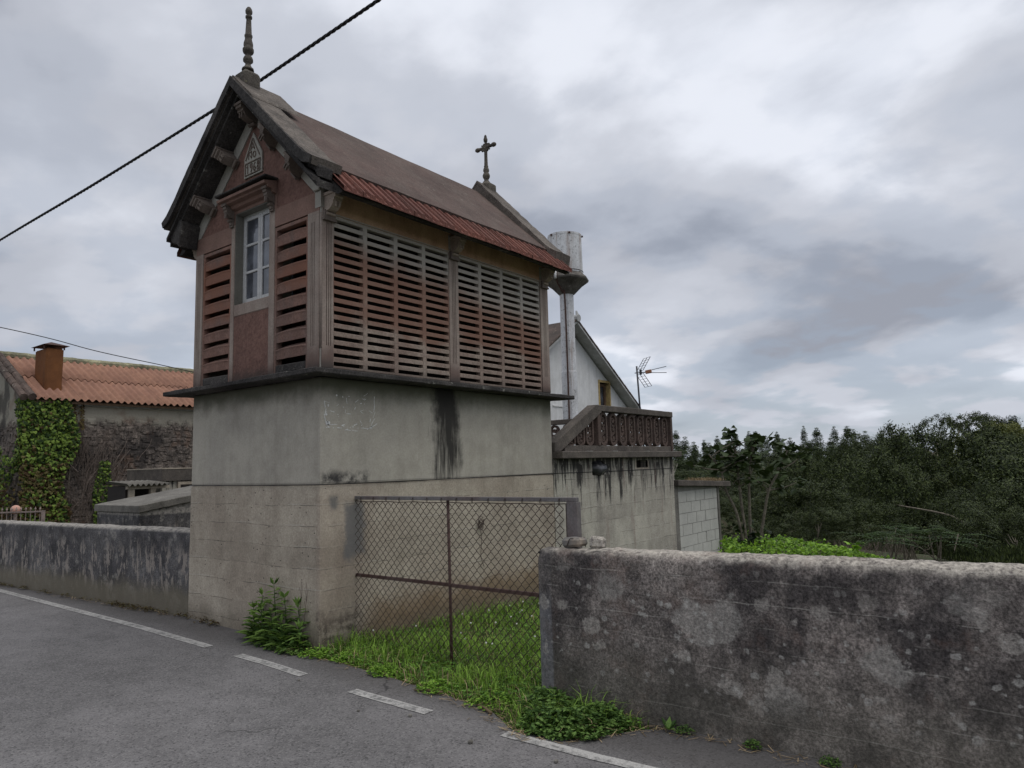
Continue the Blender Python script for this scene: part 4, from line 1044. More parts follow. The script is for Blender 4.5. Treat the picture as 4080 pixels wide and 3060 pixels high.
# gable in strips around the window opening
gbm = MB()
gbm.prism([(12.1, -1), (wx0, -1), (wx0, gz_(wx0)), (HX, HZ), (12.1, gz_(12.1))], 'y', HY, HY+.25)
gbm.prism([(wx1, -1), (20.75, -1), (20.75, gz_(20.75)), (wx1, gz_(wx1))], 'y', HY, HY+.25)
gbm.prism([(wx0, -1), (wx1, -1), (wx1, wz0), (wx0, wz0)], 'y', HY, HY+.25).prism([(wx0, wz1), (wx1, wz1), (wx1, gz_(wx1)), (wx0, gz_(wx0))], 'y', HY, HY+.25)
gbm.build('gable_wall', M['house_white'], H)
MB().box(12.1, 12.35, HY+.25, 18, -1, gz_(12.1)).box(20.5, 20.75, HY+.25, 18, -1, gz_(20.75)).box(12.1, 20.75, 18, 18.2, -1, gz_(12.1)).build('wall', M['house_white'], H)
wn_ = MB().box(wx0-.09, wx0, HY-.02, HY+.2, wz0, wz1+.09).box(wx1, wx1+.06, HY-.02, HY+.25, wz0, wz1+.09).box(wx0, wx1, HY-.02, HY+.2, wz1, wz1+.09).build('window_frame', M['ochre_frame'], H)
MB().box(wx1-.005, wx1-.001, HY-.01, HY+.24, wz0, wz1).build('reveal', M['ochre_frame'], wn_)
MB().box(wx0+.02, wx0+.09, HY+.14, HY+.20, wz0, wz1-.02).box(wx1-.12, wx1-.03, HY+.14, HY+.20, wz0, wz1-.02).box(wx0+.09, wx1-.12, HY+.14, HY+.2, wz1-.12, wz1-.02).build('sash', M['wood'], wn_)
MB().box(wx0, wx1, HY+.21, HY+.23, wz0, wz1).build('pane', M['glass'], wn_)
for sgn in (-1, 1):
    L_ = 4.45
    MB().prism([(HX, HZ+.06), (HX+sgn*L_, HZ+.06-L_*.65), (HX+sgn*L_, HZ+.14-L_*.65), (HX, HZ+.14)], 'y', HY-.42, 18.6).build('eave_slab', M['eave_white'], H)
    rl = MB().prism([(HX, HZ+.142), (HX+sgn*(L_+.06), HZ+.142-(L_+.06)*.65), (HX+sgn*(L_+.06), HZ+.175-(L_+.06)*.65), (HX, HZ+.175)], 'y', HY-.43, 18.7).build('roof', M['old_tile'], H)
    tmsh = MB().tube([(0, 0, 0), (sgn*.42, 0, -.273)], [.05, .042], 8).mesh('verge_tile', M['old_tile'])
    for k in range(11): obj('verge_tile', tmsh, rl, (HX+sgn*k*.395, HY-.40, HZ+.185-k*.395*.65))
MB().tube([(HX, HY-.5, HZ+.22), (HX, HY+.1, HZ+.24)], [.13, .12], 9).tube([(HX, HY-.44, HZ+.3), (HX, HY-.40, HZ+.48)], [.07, .03], 7).build('ridge_tile', M['eave_white'], H)
for (xa, xb, zb_) in ((13.75, 14.6, 3.35), (13.90, 14.48, 3.22)):
    MB().tube([(xa, HY-.05, 2.2), (xa, HY-.05, zb_), (xb, HY-.05, zb_+.05), (xb, HY-.05, 2.2)], .028, 6).build('pipe', M['pvc'], H)
MB().box(15.4, 16.6, HY-.03, HY-.001, 3.52, 3.56).build('cable_duct', M['pvc'], H)

# ------------------------------------------------------------------ tv antenna
AN = thing('tv_antenna', 'grid-reflector television antenna on a dark mast beside the white house eave', 'antenna', (20.6, 7.5, 2.6))
ab = Vector((20.6, 7.5, -.38))
MB().tube([ab+Vector((.1, -.05, 2.4)), ab+Vector((.02, 0, 4)), ab+Vector((-.04, .03, 5.68))], .035, 8).build('mast', M['steel_dark'], AN, smooth=True)
top = ab+Vector((-.03, .02, 5.42)); U = (rt2*.93+fwd2*-.36).normalized(); Z_ = Vector((0, 0, 1)); Dp = U.cross(Z_)
MB().tube([top-U*.10, top+U*.30+Z_*.0, top+U*.45+Z_*.02], .018, 6).build('boom', M['steel_dark'], AN)
MB().bar(top+U*.13-Z_*.08, top+U*.13+Z_*.12, .06, .08).build('reflector_clamp', M['steel_dark'], AN)
MB().bar(top+U*.32, top+U*.55+Z_*.03, .13, .13).build('dipole_box', M['orange_plastic'], AN, bevel=.01)
MB().tube([top+U*.52+Z_*.07, top+U*1.12+Z_*.17], .013, 5).build('director', M['steel_dark'], AN)
MB().tube([top+U*.52-Z_*.03, top+U*1.12-Z_*.07], .013, 5).build('director', M['steel_dark'], AN)
for s_ in (1, -1):
    b = MB(); o_ = top+U*.10+Z_*.06*s_; e1 = (U*.30+Z_*.50*s_); e2 = (Dp*.42+U*.34)
    for k in range(3): p = o_+e2*(k/2-.5); b.tube([p, p+e1], .012, 5)
    for k in range(6): p = o_+e1*(k/5); b.tube([p-e2*.5, p+e2*.5], .007, 4)
    b.build('reflector_grid', M['steel_dark'], AN)
MB().tube([ab+Vector((-.9, .2, 3.3)), ab+Vector((.1, 0, 3.3))], .03, 6).build('wall_bracket', M['wood'], AN)

# ------------------------------------------------------------------ old stone house on the left
Ls = thing('stone_house', 'old rubble-stone house with an orange corrugated roof left of the granary', 'house', (6.5, 18.4, .2))
LX0, LX1, LY, LYR, LZE, LZR = 2.95, 11.5, 16.0, 18.4, 3.66, 5.08
MB().box(LX0, LX1, LY, LY+.4, -.5, LZE-.06).build('front_wall', M['rubble'], Ls)
MB().prism([(LY+.4, -.5), (20.9, -.5), (20.9, LZE-.1), (LYR, LZR-.06), (LY+.4, LZE+.18), ], 'x', LX0, LX0+.4).build('gable_wall', M['rubble'], Ls)
MB().prism([(LY, LZE-.06), (LY+.4, LZE-.06), (LY+.4, LZE+.18)], 'x', LX0, LX0+.4).build('gable_corner', M['rubble'], Ls)
MB().box(LX1-.4, LX1, LY+.4, 20.9, -.5, 3.5).box(LX0+.4, LX1-.4, 20.5, 20.9, -.5, 3.5).build('rear_wall', M['rubble'], Ls)
MB().box(LX0+.05, LX1, LY-.06, LY-.002, LZE-.12, LZE-.03).build('wall_plate', M['eave_white'], Ls)
random.seed(3); st = MB()
for i in range(900):
    x = random.uniform(LX0, 9.5); z = random.uniform(.2, 3.15); w = random.uniform(.06, .16); h = random.uniform(.05, .11)
    c = [(x+dx*w*random.uniform(.7, 1.1), LY-dy*random.uniform(.6, 1.1), z+dz*h*random.uniform(.6, 1.1)) for dx, dz, dy in ((-1, -1, -.01), (1, -1, -.01), (1, 1, -.01), (-1, 1, -.01), (-.7, -.6, .035), (.7, -.6, .03), (.7, .6, .03), (-.7, .6, .035))]
    st.add(c, [(4, 5, 6, 7), (0, 1, 5, 4), (1, 2, 6, 5), (2, 3, 7, 6), (3, 0, 4, 7)])
for i in range(260):
    y = random.uniform(LY, 19.2); z = random.uniform(.4, 3.1); w = random.uniform(.07, .2); h = random.uniform(.05, .11)
    c = [(LX0-dy*random.uniform(.6, 1.1), y+dx*w*random.uniform(.7, 1.1), z+dz*h*random.uniform(.6, 1.1)) for dx, dz, dy in ((-1, -1, -.01), (1, -1, -.01), (1, 1, -.01), (-1, 1, -.01), (-.7, -.6, .035), (.7, -.6, .03), (.7, .6, .03), (-.7, .6, .035))]
    st.add(c, [(4, 5, 6, 7), (0, 1, 5, 4), (1, 2, 6, 5), (2, 3, 7, 6), (3, 0, 4, 7)])
tag(st.build('rubble_stones', M['rubble'], Ls), kind='stuff')
def sheet_mesh(y0, z0, y1, z1, waves=6, pitch=.190, amp=.036):
    b = MB(); n = waves*8
    for k in range(n+1):
        x = k/8*pitch; dz = amp*cos(2*pi*k/8)
        b.v += [(x, y0, z0+dz), (x, y1, z1+dz), (x, y0+.002, z0+dz-.012), (x, y1+.002, z1+dz-.012)]
    for k in range(n):
        a = k*4; b.f += [(a, a+4, a+5, a+1), (a+2, a+3, a+7, a+6), (a, a+2, a+6, a+4)]
    return b.mesh('roof_sheet', M['sheet'], True, False)
LR = MB().prism([(LY-.2, LZE-.03), (LYR, LZR-.03), (LYR, LZR-.09), (LY-.2, LZE-.09)], 'x', LX0+.05, LX1).prism([(21.2, LZE-.10), (LYR+.001, LZR-.03), (LYR+.001, LZR-.09), (21.2, LZE-.16)], 'x', LX0+.05, LX1).build('roof', M['wood'], Ls)
sl_ = (LZR-LZE)/(LYR-LY+.3)
def rz(y): return LZE+.02+(y-(LY-.3))*sl_
lo_s = sheet_mesh(LY-.3, rz(LY-.3), 17.12, rz(17.12)); hi_s = sheet_mesh(17.0, rz(17.0)+.035, LYR+.02, rz(LYR)+.035)
for k in range(8):
    obj('roof_sheet', lo_s, LR, (LX0+.0+k*1.135, 0, .006*(k % 2))); obj('roof_sheet', hi_s, LR, (LX0+.0+k*1.135, 0, .004*(k % 2)))
rtm = MB().tube([(0, 0, 0), (.45, 0, .012)], [.13, .115], 9).mesh('ridge_tile', M['moss']); worn(rtm, 0, 1, .02, .12)
for k in range(21): obj('ridge_tile', rtm, LR, (LX0-.1+k*.41, LYR, rz(LYR)+.0+random.uniform(-.01, .01)))
vtm = MB().tube([(0, 0, 0), (0, .40, .40*sl_)], [.10, .088], 9).mesh('verge_tile', M['old_tile']); worn(vtm, 0, 1, .008, .1)
for k in range(8):
    y = LY-.32+k*.345; obj('verge_tile', vtm, LR, (LX0-.02+random.uniform(-.01, .01), y, rz(y)+.03)); 
    obj('verge_tile', vtm, LR, (LX0-.19+random.uniform(-.01, .01), y+.1, rz(y+.1)-.03))
CH = MB().box(3.40, 3.83, 16.30, 17.10, 3.7, 5.12).build('chimney', M['chimney'], Ls, bevel=.04, rough=.008, sub=.12)
cp_ = MB().add([(3.30, 16.22, 5.20), (3.95, 16.22, 5.20), (3.95, 17.15, 5.20), (3.30, 17.15, 5.20), (3.63, 16.65, 5.34)], [(0, 1, 4), (1, 2, 4), (2, 3, 4), (3, 0, 4), (3, 2, 1, 0)])
cp_.bar((3.36, 16.35, 5.1), (3.36, 16.35, 5.2), .03, .03).bar((3.85, 16.35, 5.1), (3.85, 16.35, 5.2), .03, .03).bar((3.36, 17.05, 5.1), (3.36, 17.05, 5.2), .03, .03)
cp_.build('cowl', M['iron'], CH)
MB().tube([(LX0-.08, 18.35, .2), (LX0-.08, 18.35, 4.0)], .05, 8).build('downpipe', plain('grey_downpipe', (.25, .25, .27), .15), Ls, smooth=True)
# ------------------------------------------------------------------ small yard buildings
LT = thing('lean_to', 'tiny concrete lean-to with a wavy sheet roof against the stone house yard', 'shed', (3.9, 11.9, .3))
MB().box(3.55, 3.66, 11.5, 11.6, .2, 1.30).build('post', M['board'], LT); MB().box(4.02, 4.13, 11.5, 11.6, .2, 1.30).build('post', M['board'], LT)
MB().box(3.50, 4.45, 11.49, 11.6, 1.3005, 1.37).build('beam', M['board'], LT)
MB().box(3.5, 4.45, 12.4, 12.5, .2, 1.37).box(3.5, 3.55, 11.601, 12.4, .2, 1.37).build('back_wall', M['black'], LT)
sm = sheet_mesh(11.35, 1.40, 12.5, 1.47, 8, .12, .028); sm2 = sm.copy(); sm2.materials.clear(); sm2.materials.append(M['column'])
obj('roof_sheet', sm2, LT, (3.42, 0, 0))
HT = thing('concrete_hut', 'low flat-roofed concrete outhouse half hidden behind the granary base', 'hut', (5.4, 12.8, .3))
MB().box(4.50, 6.4, 11.95, 13.6, .2, 1.46).build('wall', M['terrace'], HT); MB().box(4.45, 6.5, 11.88, 13.7, 1.461, 1.745).build('parapet', M['rail'], HT); MB().box(4.44, 6.51, 11.87, 13.71, 1.7455, 1.77).build('coping', M['board'], HT, rough=.008, sub=.2)
MB().box(4.92, 5.5, 11.90, 11.95, .9, 1.36).build('opening', M['black'], HT); MB().box(4.86, 4.92, 11.89, 11.95, .85, 1.43).box(4.92, 5.5, 11.89, 11.95, 1.361, 1.43).build('opening_frame', M['board'], HT)  # flat near-black panel stands in for the shaded inside
CI = thing('cistern', 'low blackened masonry cistern with a cracked sloping slab behind the left wall', 'cistern', (2, 6.8, .1))
MB().prism([(1.335, -.2), (4.2, -.2), (4.2, 1.45), (1.335, 1.025)], 'y', 6.22, 7.72).build('wall', M['wall_left'], CI)
MB().prism([(1.30, 1.026), (4.2, 1.47), (4.2, 1.575), (1.30, 1.14)], 'y', 6.175, 7.77).build('slab', M['column'], CI, bevel=.008, rough=.012, sub=.12)
RL = thing('spear_railing', 'rusty spear-topped railing just above the left wall', 'railing', (.3, 10.8, .2))
ra, rb = Vector((1.2, 9.65, 0)), Vector((-1.3, 12.9, 0)); rd = (rb-ra).normalized(); Ln = (rb-ra).length
MB().bar(ra+Vector((0, 0, 1.0)), rb+Vector((0, 0, .98)), .03, .025).build('rail', M['railing'], RL); MB().bar(ra+Vector((0, 0, .5)), rb+Vector((0, 0, .5)), .03, .025).build('rail', M['railing'], RL)
MB().bar(ra+Vector((0, 0, .1)), ra+Vector((0, 0, 1.02)), .045, .045, rd).build('post', M['railing'], RL)
spm = MB().tube([(0, 0, .15), (0, 0, 1.03), (0, 0, 1.045), (0, 0, 1.09)], [.008, .008, .02, .002], 4).mesh('spear', M['railing'])
k = 0
while k*.087+.06 < Ln: obj('spear', spm, RL, ra+rd*(k*.087+.06)); k += 1
bl = thing('ornamental_ball', 'pale pink globe peeping over the spear railing', 'ornament', (1.0, 10.4, .2))  # ornamental pink ball on a short post; emits no light
MB().tube([(1.0, 10.4, .2), (1.0, 10.4, .96)], .03, 8).build('post', M['railing'], bl)
sp_ = [(.085*sin(pi*i/10)+.0005, -.085*cos(pi*i/10)) for i in range(11)]
MB().lathe(sp_, (1.0, 10.4, 1.03), 16).build('globe', M['pink_ball'], bl, smooth=True)

# ------------------------------------------------------------------ cables
def twisted(path, R_, r_, pitch, strands=3, step=.035):
    P = catmull(path, 60); b = MB(); L_ = 0; acc = [0]
    for i in range(1, len(P)): L_ += (P[i]-P[i-1]).length; acc.append(L_)
    for s_ in range(strands):
        pts = []
        for i, p in enumerate(P):
            d = (P[min(i+1, len(P)-1)]-P[max(i-1, 0)]).normalized(); u = d.cross(Vector((0, 0, 1))).normalized(); v = u.cross(d)
            a = 2*pi*(acc[i]/pitch+s_/strands); pts.append(p+u*(cos(a)*R_)+v*(sin(a)*R_))
        b.tube(pts, r_, 6)
    return b
c0, c1, c2, c3 = Vector((.335, -.426, 6.065)), Vector((.372, 1.683, 6.011)), Vector((.357, 2.535, 5.98)), Vector((-.153, 8.09, 5.45))
tag(twisted([c0+(c0-c1)*2.2, c0, c1, c2, (c2+c3)/2+Vector((0, 0, -.02)), c3, c3+(c3-c2)*1.2], .0095, .0105, .26).build('power_cable', M['cable'], smooth=True), 'thick twisted black power cable crossing the sky behind the granary finial', 'cable')
w0, w1 = Vector((2.508, 16.98, 5.646)), Vector((6.77, 14.934, 4.609))
tag(MB().tube(catmull([w0+(w0-w1)*1.5+Vector((0, 0, -.3)), w0, (w0+w1)/2+Vector((0, 0, -.04)), w1, w1+(w1-w0)*1.2], 14), .012, 5).build('overhead_wire', M['cable'], smooth=True), 'thin overhead wire passing behind the rust-brown chimney', 'cable')
kc = [(-.004, 2.22, 1.482), (-.006, 1.5, 1.480), (-.006, .7, 1.477), (-.008, .05, 1.478), (-.004, -.006, 1.478), (.05, -.008, 1.478), (.9, -.006, 1.474), (1.8, -.006, 1.480), (2.8, -.006, 1.486), (3.6, -.008, 1.49), (5.2, -.010, 1.485), (6.3, -.009, 1.488), (7.19, -.010, 1.490)]
tag(MB().tube(kc, .0042, 5).build('wall_cable', M['cable'], smooth=True), 'thin black cable stapled level along the granary base and terrace wall', 'cable')
# ------------------------------------------------------------------ vegetation
random.seed(42)
def leafq(b, c, d, n, l, w, fold=.0):
    """pointed leaf: base c, direction d, facing n"""
    d = d.normalized(); s_ = d.cross(n)
    s_ = s_.normalized() if s_.length > 1e-6 else d.orthogonal().normalized(); n = s_.cross(d)
    m = c+d*l*.45; i = len(b.v)
    b.v += [tuple(c), tuple(m+s_*w/2+n*fold*w), tuple(c+d*l-n*l*.12), tuple(m-s_*w/2+n*fold*w)]
    b.f.append((i, i+1, i+2, i+3))
def rv(): 
    a, z = random.uniform(0, 2*pi), random.uniform(-1, 1); r_ = sqrt(1-z*z); return Vector((r_*cos(a), r_*sin(a), z))
def blade(b, p, h, lean, w):
    a = random.uniform(0, 2*pi); d = Vector((cos(a), sin(a), 0)); s_ = Vector((-sin(a), cos(a), 0))*w/2
    m = p+Vector((0, 0, h*.6))+d*lean*h*.35; t = p+Vector((0, 0, h*(1-.35*lean)))+d*lean*h
    i = len(b.v); b.v += [tuple(p-s_), tuple(p+s_), tuple(m+s_*.8), tuple(m-s_*.8), tuple(t)]; b.f += [(i, i+1, i+2, i+3), (i+3, i+2, i+4)]
def in_verge(x, y):
    """1 inside grass strip / yard"""
    if x < xe(y)+.02: return False
    if y > 1.0: return False
    if x > -.02 and x < 3.68 and y > -.02: return False
    if -.25 < y and x < -.0 and y > .1 and x < -.22: return False
    if .14 < x < .42 and y < -2.18: return False
    if x < .16 and y < -3.1: return False
    return True
gb_ = MB(); cb_ = MB(); n_ = 0
while n_ < 27000:
    x = random.uniform(-.45, 4.2) if random.random() < .8 else random.uniform(.4, 9.5); y = random.uniform(-3.1, .95) if x < .5 else random.uniform(-5.5, .1)
    if x > 1.2 and random.random() < .45: continue
    if x < .15 and y > .0 and random.random() < .75: continue
    if not in_verge(x, y): continue
    if x > 3.6 and y > -.02: continue
    z = max(gz(x, y), -9); e = min(1, (x-xe(y))/.25) if x < .3 else 1
    patch = mnoise.noise(Vector((x*1.7, y*1.7, 0)))
    h = random.uniform(.05, .15)*(.55+.6*e)*(1.1+.8*patch); p = Vector((x, y, z-.005))
    blade(gb_, p, max(.03, h), random.uniform(.3, 1.1), random.uniform(.004, .008)); n_ += 1
tag(gb_.build('grass', M['grass'], fix=False), 'green grass on the verge and in the gated yard', 'grass', kind='stuff')
n_ = 0
while n_ < 9000:
    x = random.uniform(-.4, 3.4); y = random.uniform(-3.05, .85)
    if not in_verge(x, y): continue
    if mnoise.noise(Vector((x*2.3+5, y*2.3, 2))) < -.12: continue
    z = gz(x, y)+random.uniform(.015, .075); c = Vector((x, y, z)); a0 = random.uniform(0, 6.28)
    for k in range(3):
        a = a0+k*2.09; leafq(cb_, c, Vector((cos(a), sin(a), random.uniform(-.1, .3))), Vector((random.uniform(-.4, .4), random.uniform(-.4, .4), 1)), random.uniform(.012, .024), random.uniform(.012, .02))
    n_ += 1
tag(cb_.build('clover', M['clover'], fix=False), 'clover growing among the verge grass', 'clover', kind='stuff')
fb = MB()
for i in range(45):
    x, y = random.uniform(.5, 3.2), random.uniform(-2.2, -.1)
    if in_verge(x, y):
        z = gz(x, y)+random.uniform(.09, .14); fb.lathe([(.003, -.008), (.009, 0), (.006, .008)], (x, y, z), 6)
tag(fb.build('clover_flowers', M['flower']), 'tiny white clover flowers in the yard grass', 'flowers', kind='stuff')
db = MB(); n_ = 0
while n_ < 1500:
    x = random.uniform(-.4, 3.2); y = random.uniform(-3.0, .9)
    if not in_verge(x, y): continue
    if x > .2 and random.random() < .6: continue
    blade(db, Vector((x, y, gz(x, y))), random.uniform(.05, .18), random.uniform(.4, 1.3), random.uniform(.003, .006)); n_ += 1
tag(db.build('dry_grass', M['dry'], fix=False), 'dry straw-coloured blades mixed into the verge grass', 'grass', kind='stuff')
# broad-leaved mat at the end of the right wall
def mat_patch(name, label, pts, n, mat, hmax, ls):
    b = MB()
    for _ in range(n):
        cx_, cy_, r_ = random.choice(pts); a = random.uniform(0, 6.28); q = sqrt(random.random())*r_; x, y = cx_+q*cos(a), cy_+q*sin(a)*1.0
        if .15 < x < .42 and y < -2.18: continue
        z0 = max(gz(x, y), zr(y) if x < xe(y) else -9); hh = hmax*(1-(q/r_)**2)*random.uniform(.2, 1)+.012; c = Vector((x, y, z0+hh))
        for k in range(4):
            aa = random.uniform(0, 6.28); leafq(b, c, Vector((cos(aa), sin(aa), random.uniform(-.3, .5))), Vector((random.uniform(-.5, .5), random.uniform(-.5, .5), 1)), random.uniform(.6, 1.2)*ls, random.uniform(.5, .75)*ls, .08)
    return tag(b.build(name, mat, fix=False), label, 'weeds', kind='stuff')
mat_patch('mint_mat', 'dark green low weeds spilling onto the road at the right wall end', [(-.05, -2.5, .26), (-.18, -2.72, .22), (-.02, -2.8, .2), (.05, -2.35, .2), (-.25, -2.55, .18)], 2300, M['weed'], .14, .034)
mat_patch('verge_herbs', 'bright yellow-green herbs along the ragged road edge', [(-.05, -.9, .15), (-.1, -1.5, .16), (-.1, -2.0, .2), (.0, -.4, .16), (-.1, -.1, .15), (-.12, .25, .1)], 1400, M['bright_herb'], .08, .022)
# straw litter and sticks at the edge
lb = MB()
for _ in range(650):
    y = random.choice([random.uniform(-3.4, .3), random.uniform(-2.9, -1.2), random.uniform(-4.8, -2.9), random.uniform(2.3, 5)])
    x = xe(y)+random.gauss(-.01, .045) if y < 1 else .0-.077*(y-2.2)-abs(random.gauss(.03, .04))
    if y < -3.1: x = .13-abs(random.gauss(0, .05))
    z = zr(y)+.006; a = random.uniform(0, 6.28); l = random.uniform(.02, .09); d = Vector((cos(a), sin(a), random.uniform(0, .25))); s_ = Vector((-sin(a), cos(a), 0))*.0022
    p = Vector((x, y, z)); i = len(lb.v); lb.v += [tuple(p-s_), tuple(p+s_), tuple(p+d*l+s_), tuple(p+d*l-s_)]; lb.f.append((i, i+1, i+2, i+3))
tag(lb.build('straw_litter', M['dry'], fix=False), 'dry straw and dead grass littering the road edge', 'litter', kind='stuff')
for (x, y, a, l, s_) in ((-.18, -1.62, 1.9, .22, 'thin'), (-.30, -2.16, 1.2, .20, 'stout'), (-.13, -.98, 1.4, .12, 'short')):
    d = Vector((cos(a), sin(a), 0)); p = Vector((x, y, zr(y)+.014))
    tag(MB().tube([p, p+d*l*.5+Vector((.008, 0, .006)), p+d*l], [.011, .009, .006], 6).build('stick', M['dry'], smooth=True), {'thin': 'long dry stick at the grass edge between the two white dashes', 'stout': 'stout dry stick lying by the dark weed mat', 'short': 'short pale stick on the asphalt edge near the gate post'}[s_], 'stick', 'dry sticks on the road edge')
# pebbles
pm = MB().box(-.5, .5, -.5, .5, -.4, .4).mesh('pebble', M['column']); worn(pm, .2, 1, .1, 0)
pl_ = ['pebble beside the nearest white dash', 'pebble left of the right-hand white line', 'pebble near the first white dash end', 'pebble on the asphalt below the second dash', 'pebble at the bottom of the road by the crack']
for (x, y, s_), l_ in zip(((-.62, -1.75, .022), (-.72, -2.35, .026), (-.6, -.55, .018), (-.75, -1.4, .016), (-.65, -2.9, .022)), pl_):
    tag(obj('pebble', pm, None, (x, y, zr(y)+s_*.35), (0, 0, x*9), s_), l_, 'pebble', 'loose pebbles on the road')
# tall leafy weeds at the granary corner
def weed(loc, h, n, label, lean=0, ls=.145, mat='weed_light'):
    t = thing('leafy_weed', label, 'weed', loc, 'tall weeds at the granary corner'); P = Vector(loc)
    tip = P+Vector((lean*.5*h, lean*h, h)); path = [P, P.lerp(tip, .5)+Vector((.01, -.01, 0)), tip]
    MB().tube(path, [.006, .005, .002], 5).build('stem', M['weed'], t)
    b = MB()
    for k in range(n):
        u_ = .12+.88*k/n; c = P.lerp(tip, u_); a = k*2.4+random.uniform(-.4, .4); l = ls*(1.15-.55*u_)*random.uniform(.8, 1.2)
        for q in (0, pi): leafq(b, c, Vector((cos(a+q), sin(a+q), random.uniform(.0, .55))), Vector((0, 0, 1)), l, l*.42, .1)
    for k in range(5): leafq(b, tip, Vector((random.uniform(-1, 1), random.uniform(-1, 1), 1.4)), Vector((random.uniform(-1, 1), random.uniform(-1, 1), .3)), ls*.55, ls*.2)
    b.build('leaves', M[mat], t, fix=False)
    return t
wl = [((-.07, 0.56, .08), .50, 15, 'tallest leafy weed standing against the granary base'), ((-.06, 0.76, .09), .38, 12, 'leafy weed left of the tallest one at the granary base'), ((-.10, 0.84, .09), .27, 10, 'leftmost leafy weed of the clump by the granary base'),
      ((-.07, 0.40, .08), .40, 13, 'leafy weed right of the tallest one at the granary base'), ((-.07, 0.20, .08), .36, 12, 'leafy weed nearest the granary base corner'), ((-.16, 0.62, .08), .30, 12, 'bushy weed in front of the tallest weed'),
      ((-.17, 0.46, .08), .26, 11, 'bushy low weed at the front of the corner clump'), ((-.18, 0.30, .08), .22, 10, 'low weed leaning towards the white dash'), ((-.15, 0.76, .08), .22, 10, 'low weed on the left front of the corner clump'), ((-.13, 0.10, .07), .20, 9, 'short pale-leaved weed at the granary corner foot')]
for loc, h, n, l_ in wl: weed(loc, h, n, l_, random.uniform(-.12, .12))
mat_patch('weed_clump', 'dense low undergrowth below the tall weeds at the granary corner', [(-.08, .58, .17), (-.09, .35, .18), (-.12, .15, .16), (-.07, .78, .12)], 650, M['weed_light'], .11, .04)
for (x, y, h) in ((-.03, .26, .62), (-.035, .18, .58)):
    b = MB().tube([(x, y, .07), (x-.01, y-.03, h*.6), (x, y-.07, h)], [.003, .0025, .0015], 4)
    for k in range(6): b.tube([(x-.005, y-.03-.006*k, .3+k*.05), (x-.03, y-.06-.02*(k % 2), .37+k*.055)], .0015, 4)
    tag(b.build('seed_stalk', M['twig']), 'thin dry seed stalk by the granary corner', 'stalk', 'dry stalks at the granary corner')
mat_patch('wall_foot_weeds', 'small dusty weeds along the foot of the left wall', [(-.02-.077*max(0, y-2.2), y, random.uniform(.03, .08)) for y in [random.uniform(1.5, 2.2) for _ in range(9)]+[random.uniform(2.3, 4.6) for _ in range(22)]+[random.uniform(4.6, 8) for _ in range(12)]], 420, M['ivy_dry'], .05, .022)
mat_patch('wall_foot_moss', 'patchy green moss and weeds along the foot of the right wall', [(.13, -3.3, .06), (.13, -3.7, .05), (.14, -4.1, .06), (.12, -4.5, .05), (.14, -5.0, .06), (.13, -5.6, .06)], 520, M['weed'], .035, .016)
b = MB()
for k in range(9): 
    a = random.uniform(0, 6.28); leafq(b, Vector((.10, -3.2, .01)), Vector((cos(a), sin(a), random.uniform(.3, 1))), Vector((0, 0, 1)), random.uniform(.06, .10), .035, .1)
tag(b.build('rosette_weed', M['weed'], fix=False), 'small rosette weed growing at the foot of the right wall', 'weed')

# ------------------------------------------------------------------ ivy and creepers on the stone house
def heart(b, c, d, n, s_):
    d = d.normalized(); r_ = d.cross(n).normalized(); n = r_.cross(d); i = len(b.v)
    for (u, v, w) in ((0, 0, 0), (.45, -.18, -.05), (.5, .25, .0), (0, .85, -.12), (-.5, .25, 0), (-.45, -.18, -.05), (0, .3, .1)):
        b.v.append(tuple(c+r_*u*s_+d*v*s_+n*w*s_))
    b.f += [(i+6, i, i+1, i+2), (i+6, i+2, i+3), (i+6, i+3, i+4), (i+6, i+4, i+5, i)]
iv = thing('ivy', 'dense green ivy climbing the corner of the stone house', 'ivy', (3.3, 15.8, .2))
bg_, bd = MB(), MB()
def ivy_leaf(p, nrm, dryp):
    b = bd if random.random() < dryp else bg_
    nn = (nrm+rv()*.55).normalized(); d = (Vector((0, 0, -1))+rv()*.6)
    heart(b, p, d, nn, random.uniform(.06, .105))
cnt = 0
while cnt < 6500:
    u = random.random()
    if u < .52:
        z = random.uniform(.2, 3.72); xr = 3.95+.12*sin(z*3)+.25*(sst(1.2, 2.6, z)-.5)*.6; xl = 2.80+.0
        x = random.uniform(xl, xr); th = .10+.16*abs(mnoise.noise(Vector((x*1.8, z*1.8, 0))))+.05
        dry = .08 if z > 2.0 else (.65 if x < 3.5 and z > .7 else .42)
        ivy_leaf(Vector((x, 15.98-th*random.uniform(.4, 1.2), z)), Vector((0, -1, .35)), dry)
    elif u < .60:
        z = random.uniform(1.8, 3.7); y = random.uniform(15.9, 16.25+.15*sin(z*4)); ivy_leaf(Vector((2.86-random.uniform(.02, .12), y, z)), Vector((-1, -.3, .3)), .1)
    else:
        y = random.uniform(15.9, 20.5); zt = 2.2+.18*sin(y*2.3)+.1*sin(y*6); z = random.uniform(.2, zt); ivy_leaf(Vector((2.72-random.uniform(.0, .35), y, z)), Vector((-1, -.35, .35+.8*(z > zt-.2))), .15 if z > zt-.6 else .6)
    cnt += 1
bg_.build('leaves', M['ivy'], iv, fix=False); bd.build('withered_leaves', M['ivy_dry'], iv, fix=False)
vs_ = MB()
for k in range(14):
    x = random.uniform(2.95, 3.8); vs_.tube(catmull([(x, 15.96, .1), (x+random.uniform(-.15, .15), 15.95, 1.3), (x+random.uniform(-.2, .2), 15.95, 2.5), (x+random.uniform(-.2, .2), 15.95, 3.6)], 5), .014, 5)
vs_.build('stems', M['bark'], iv)
cr = thing('dry_creeper', 'bare brown creeper stems fanned over the stone house wall', 'creeper', (4.8, 15.9, .2)); b = MB()
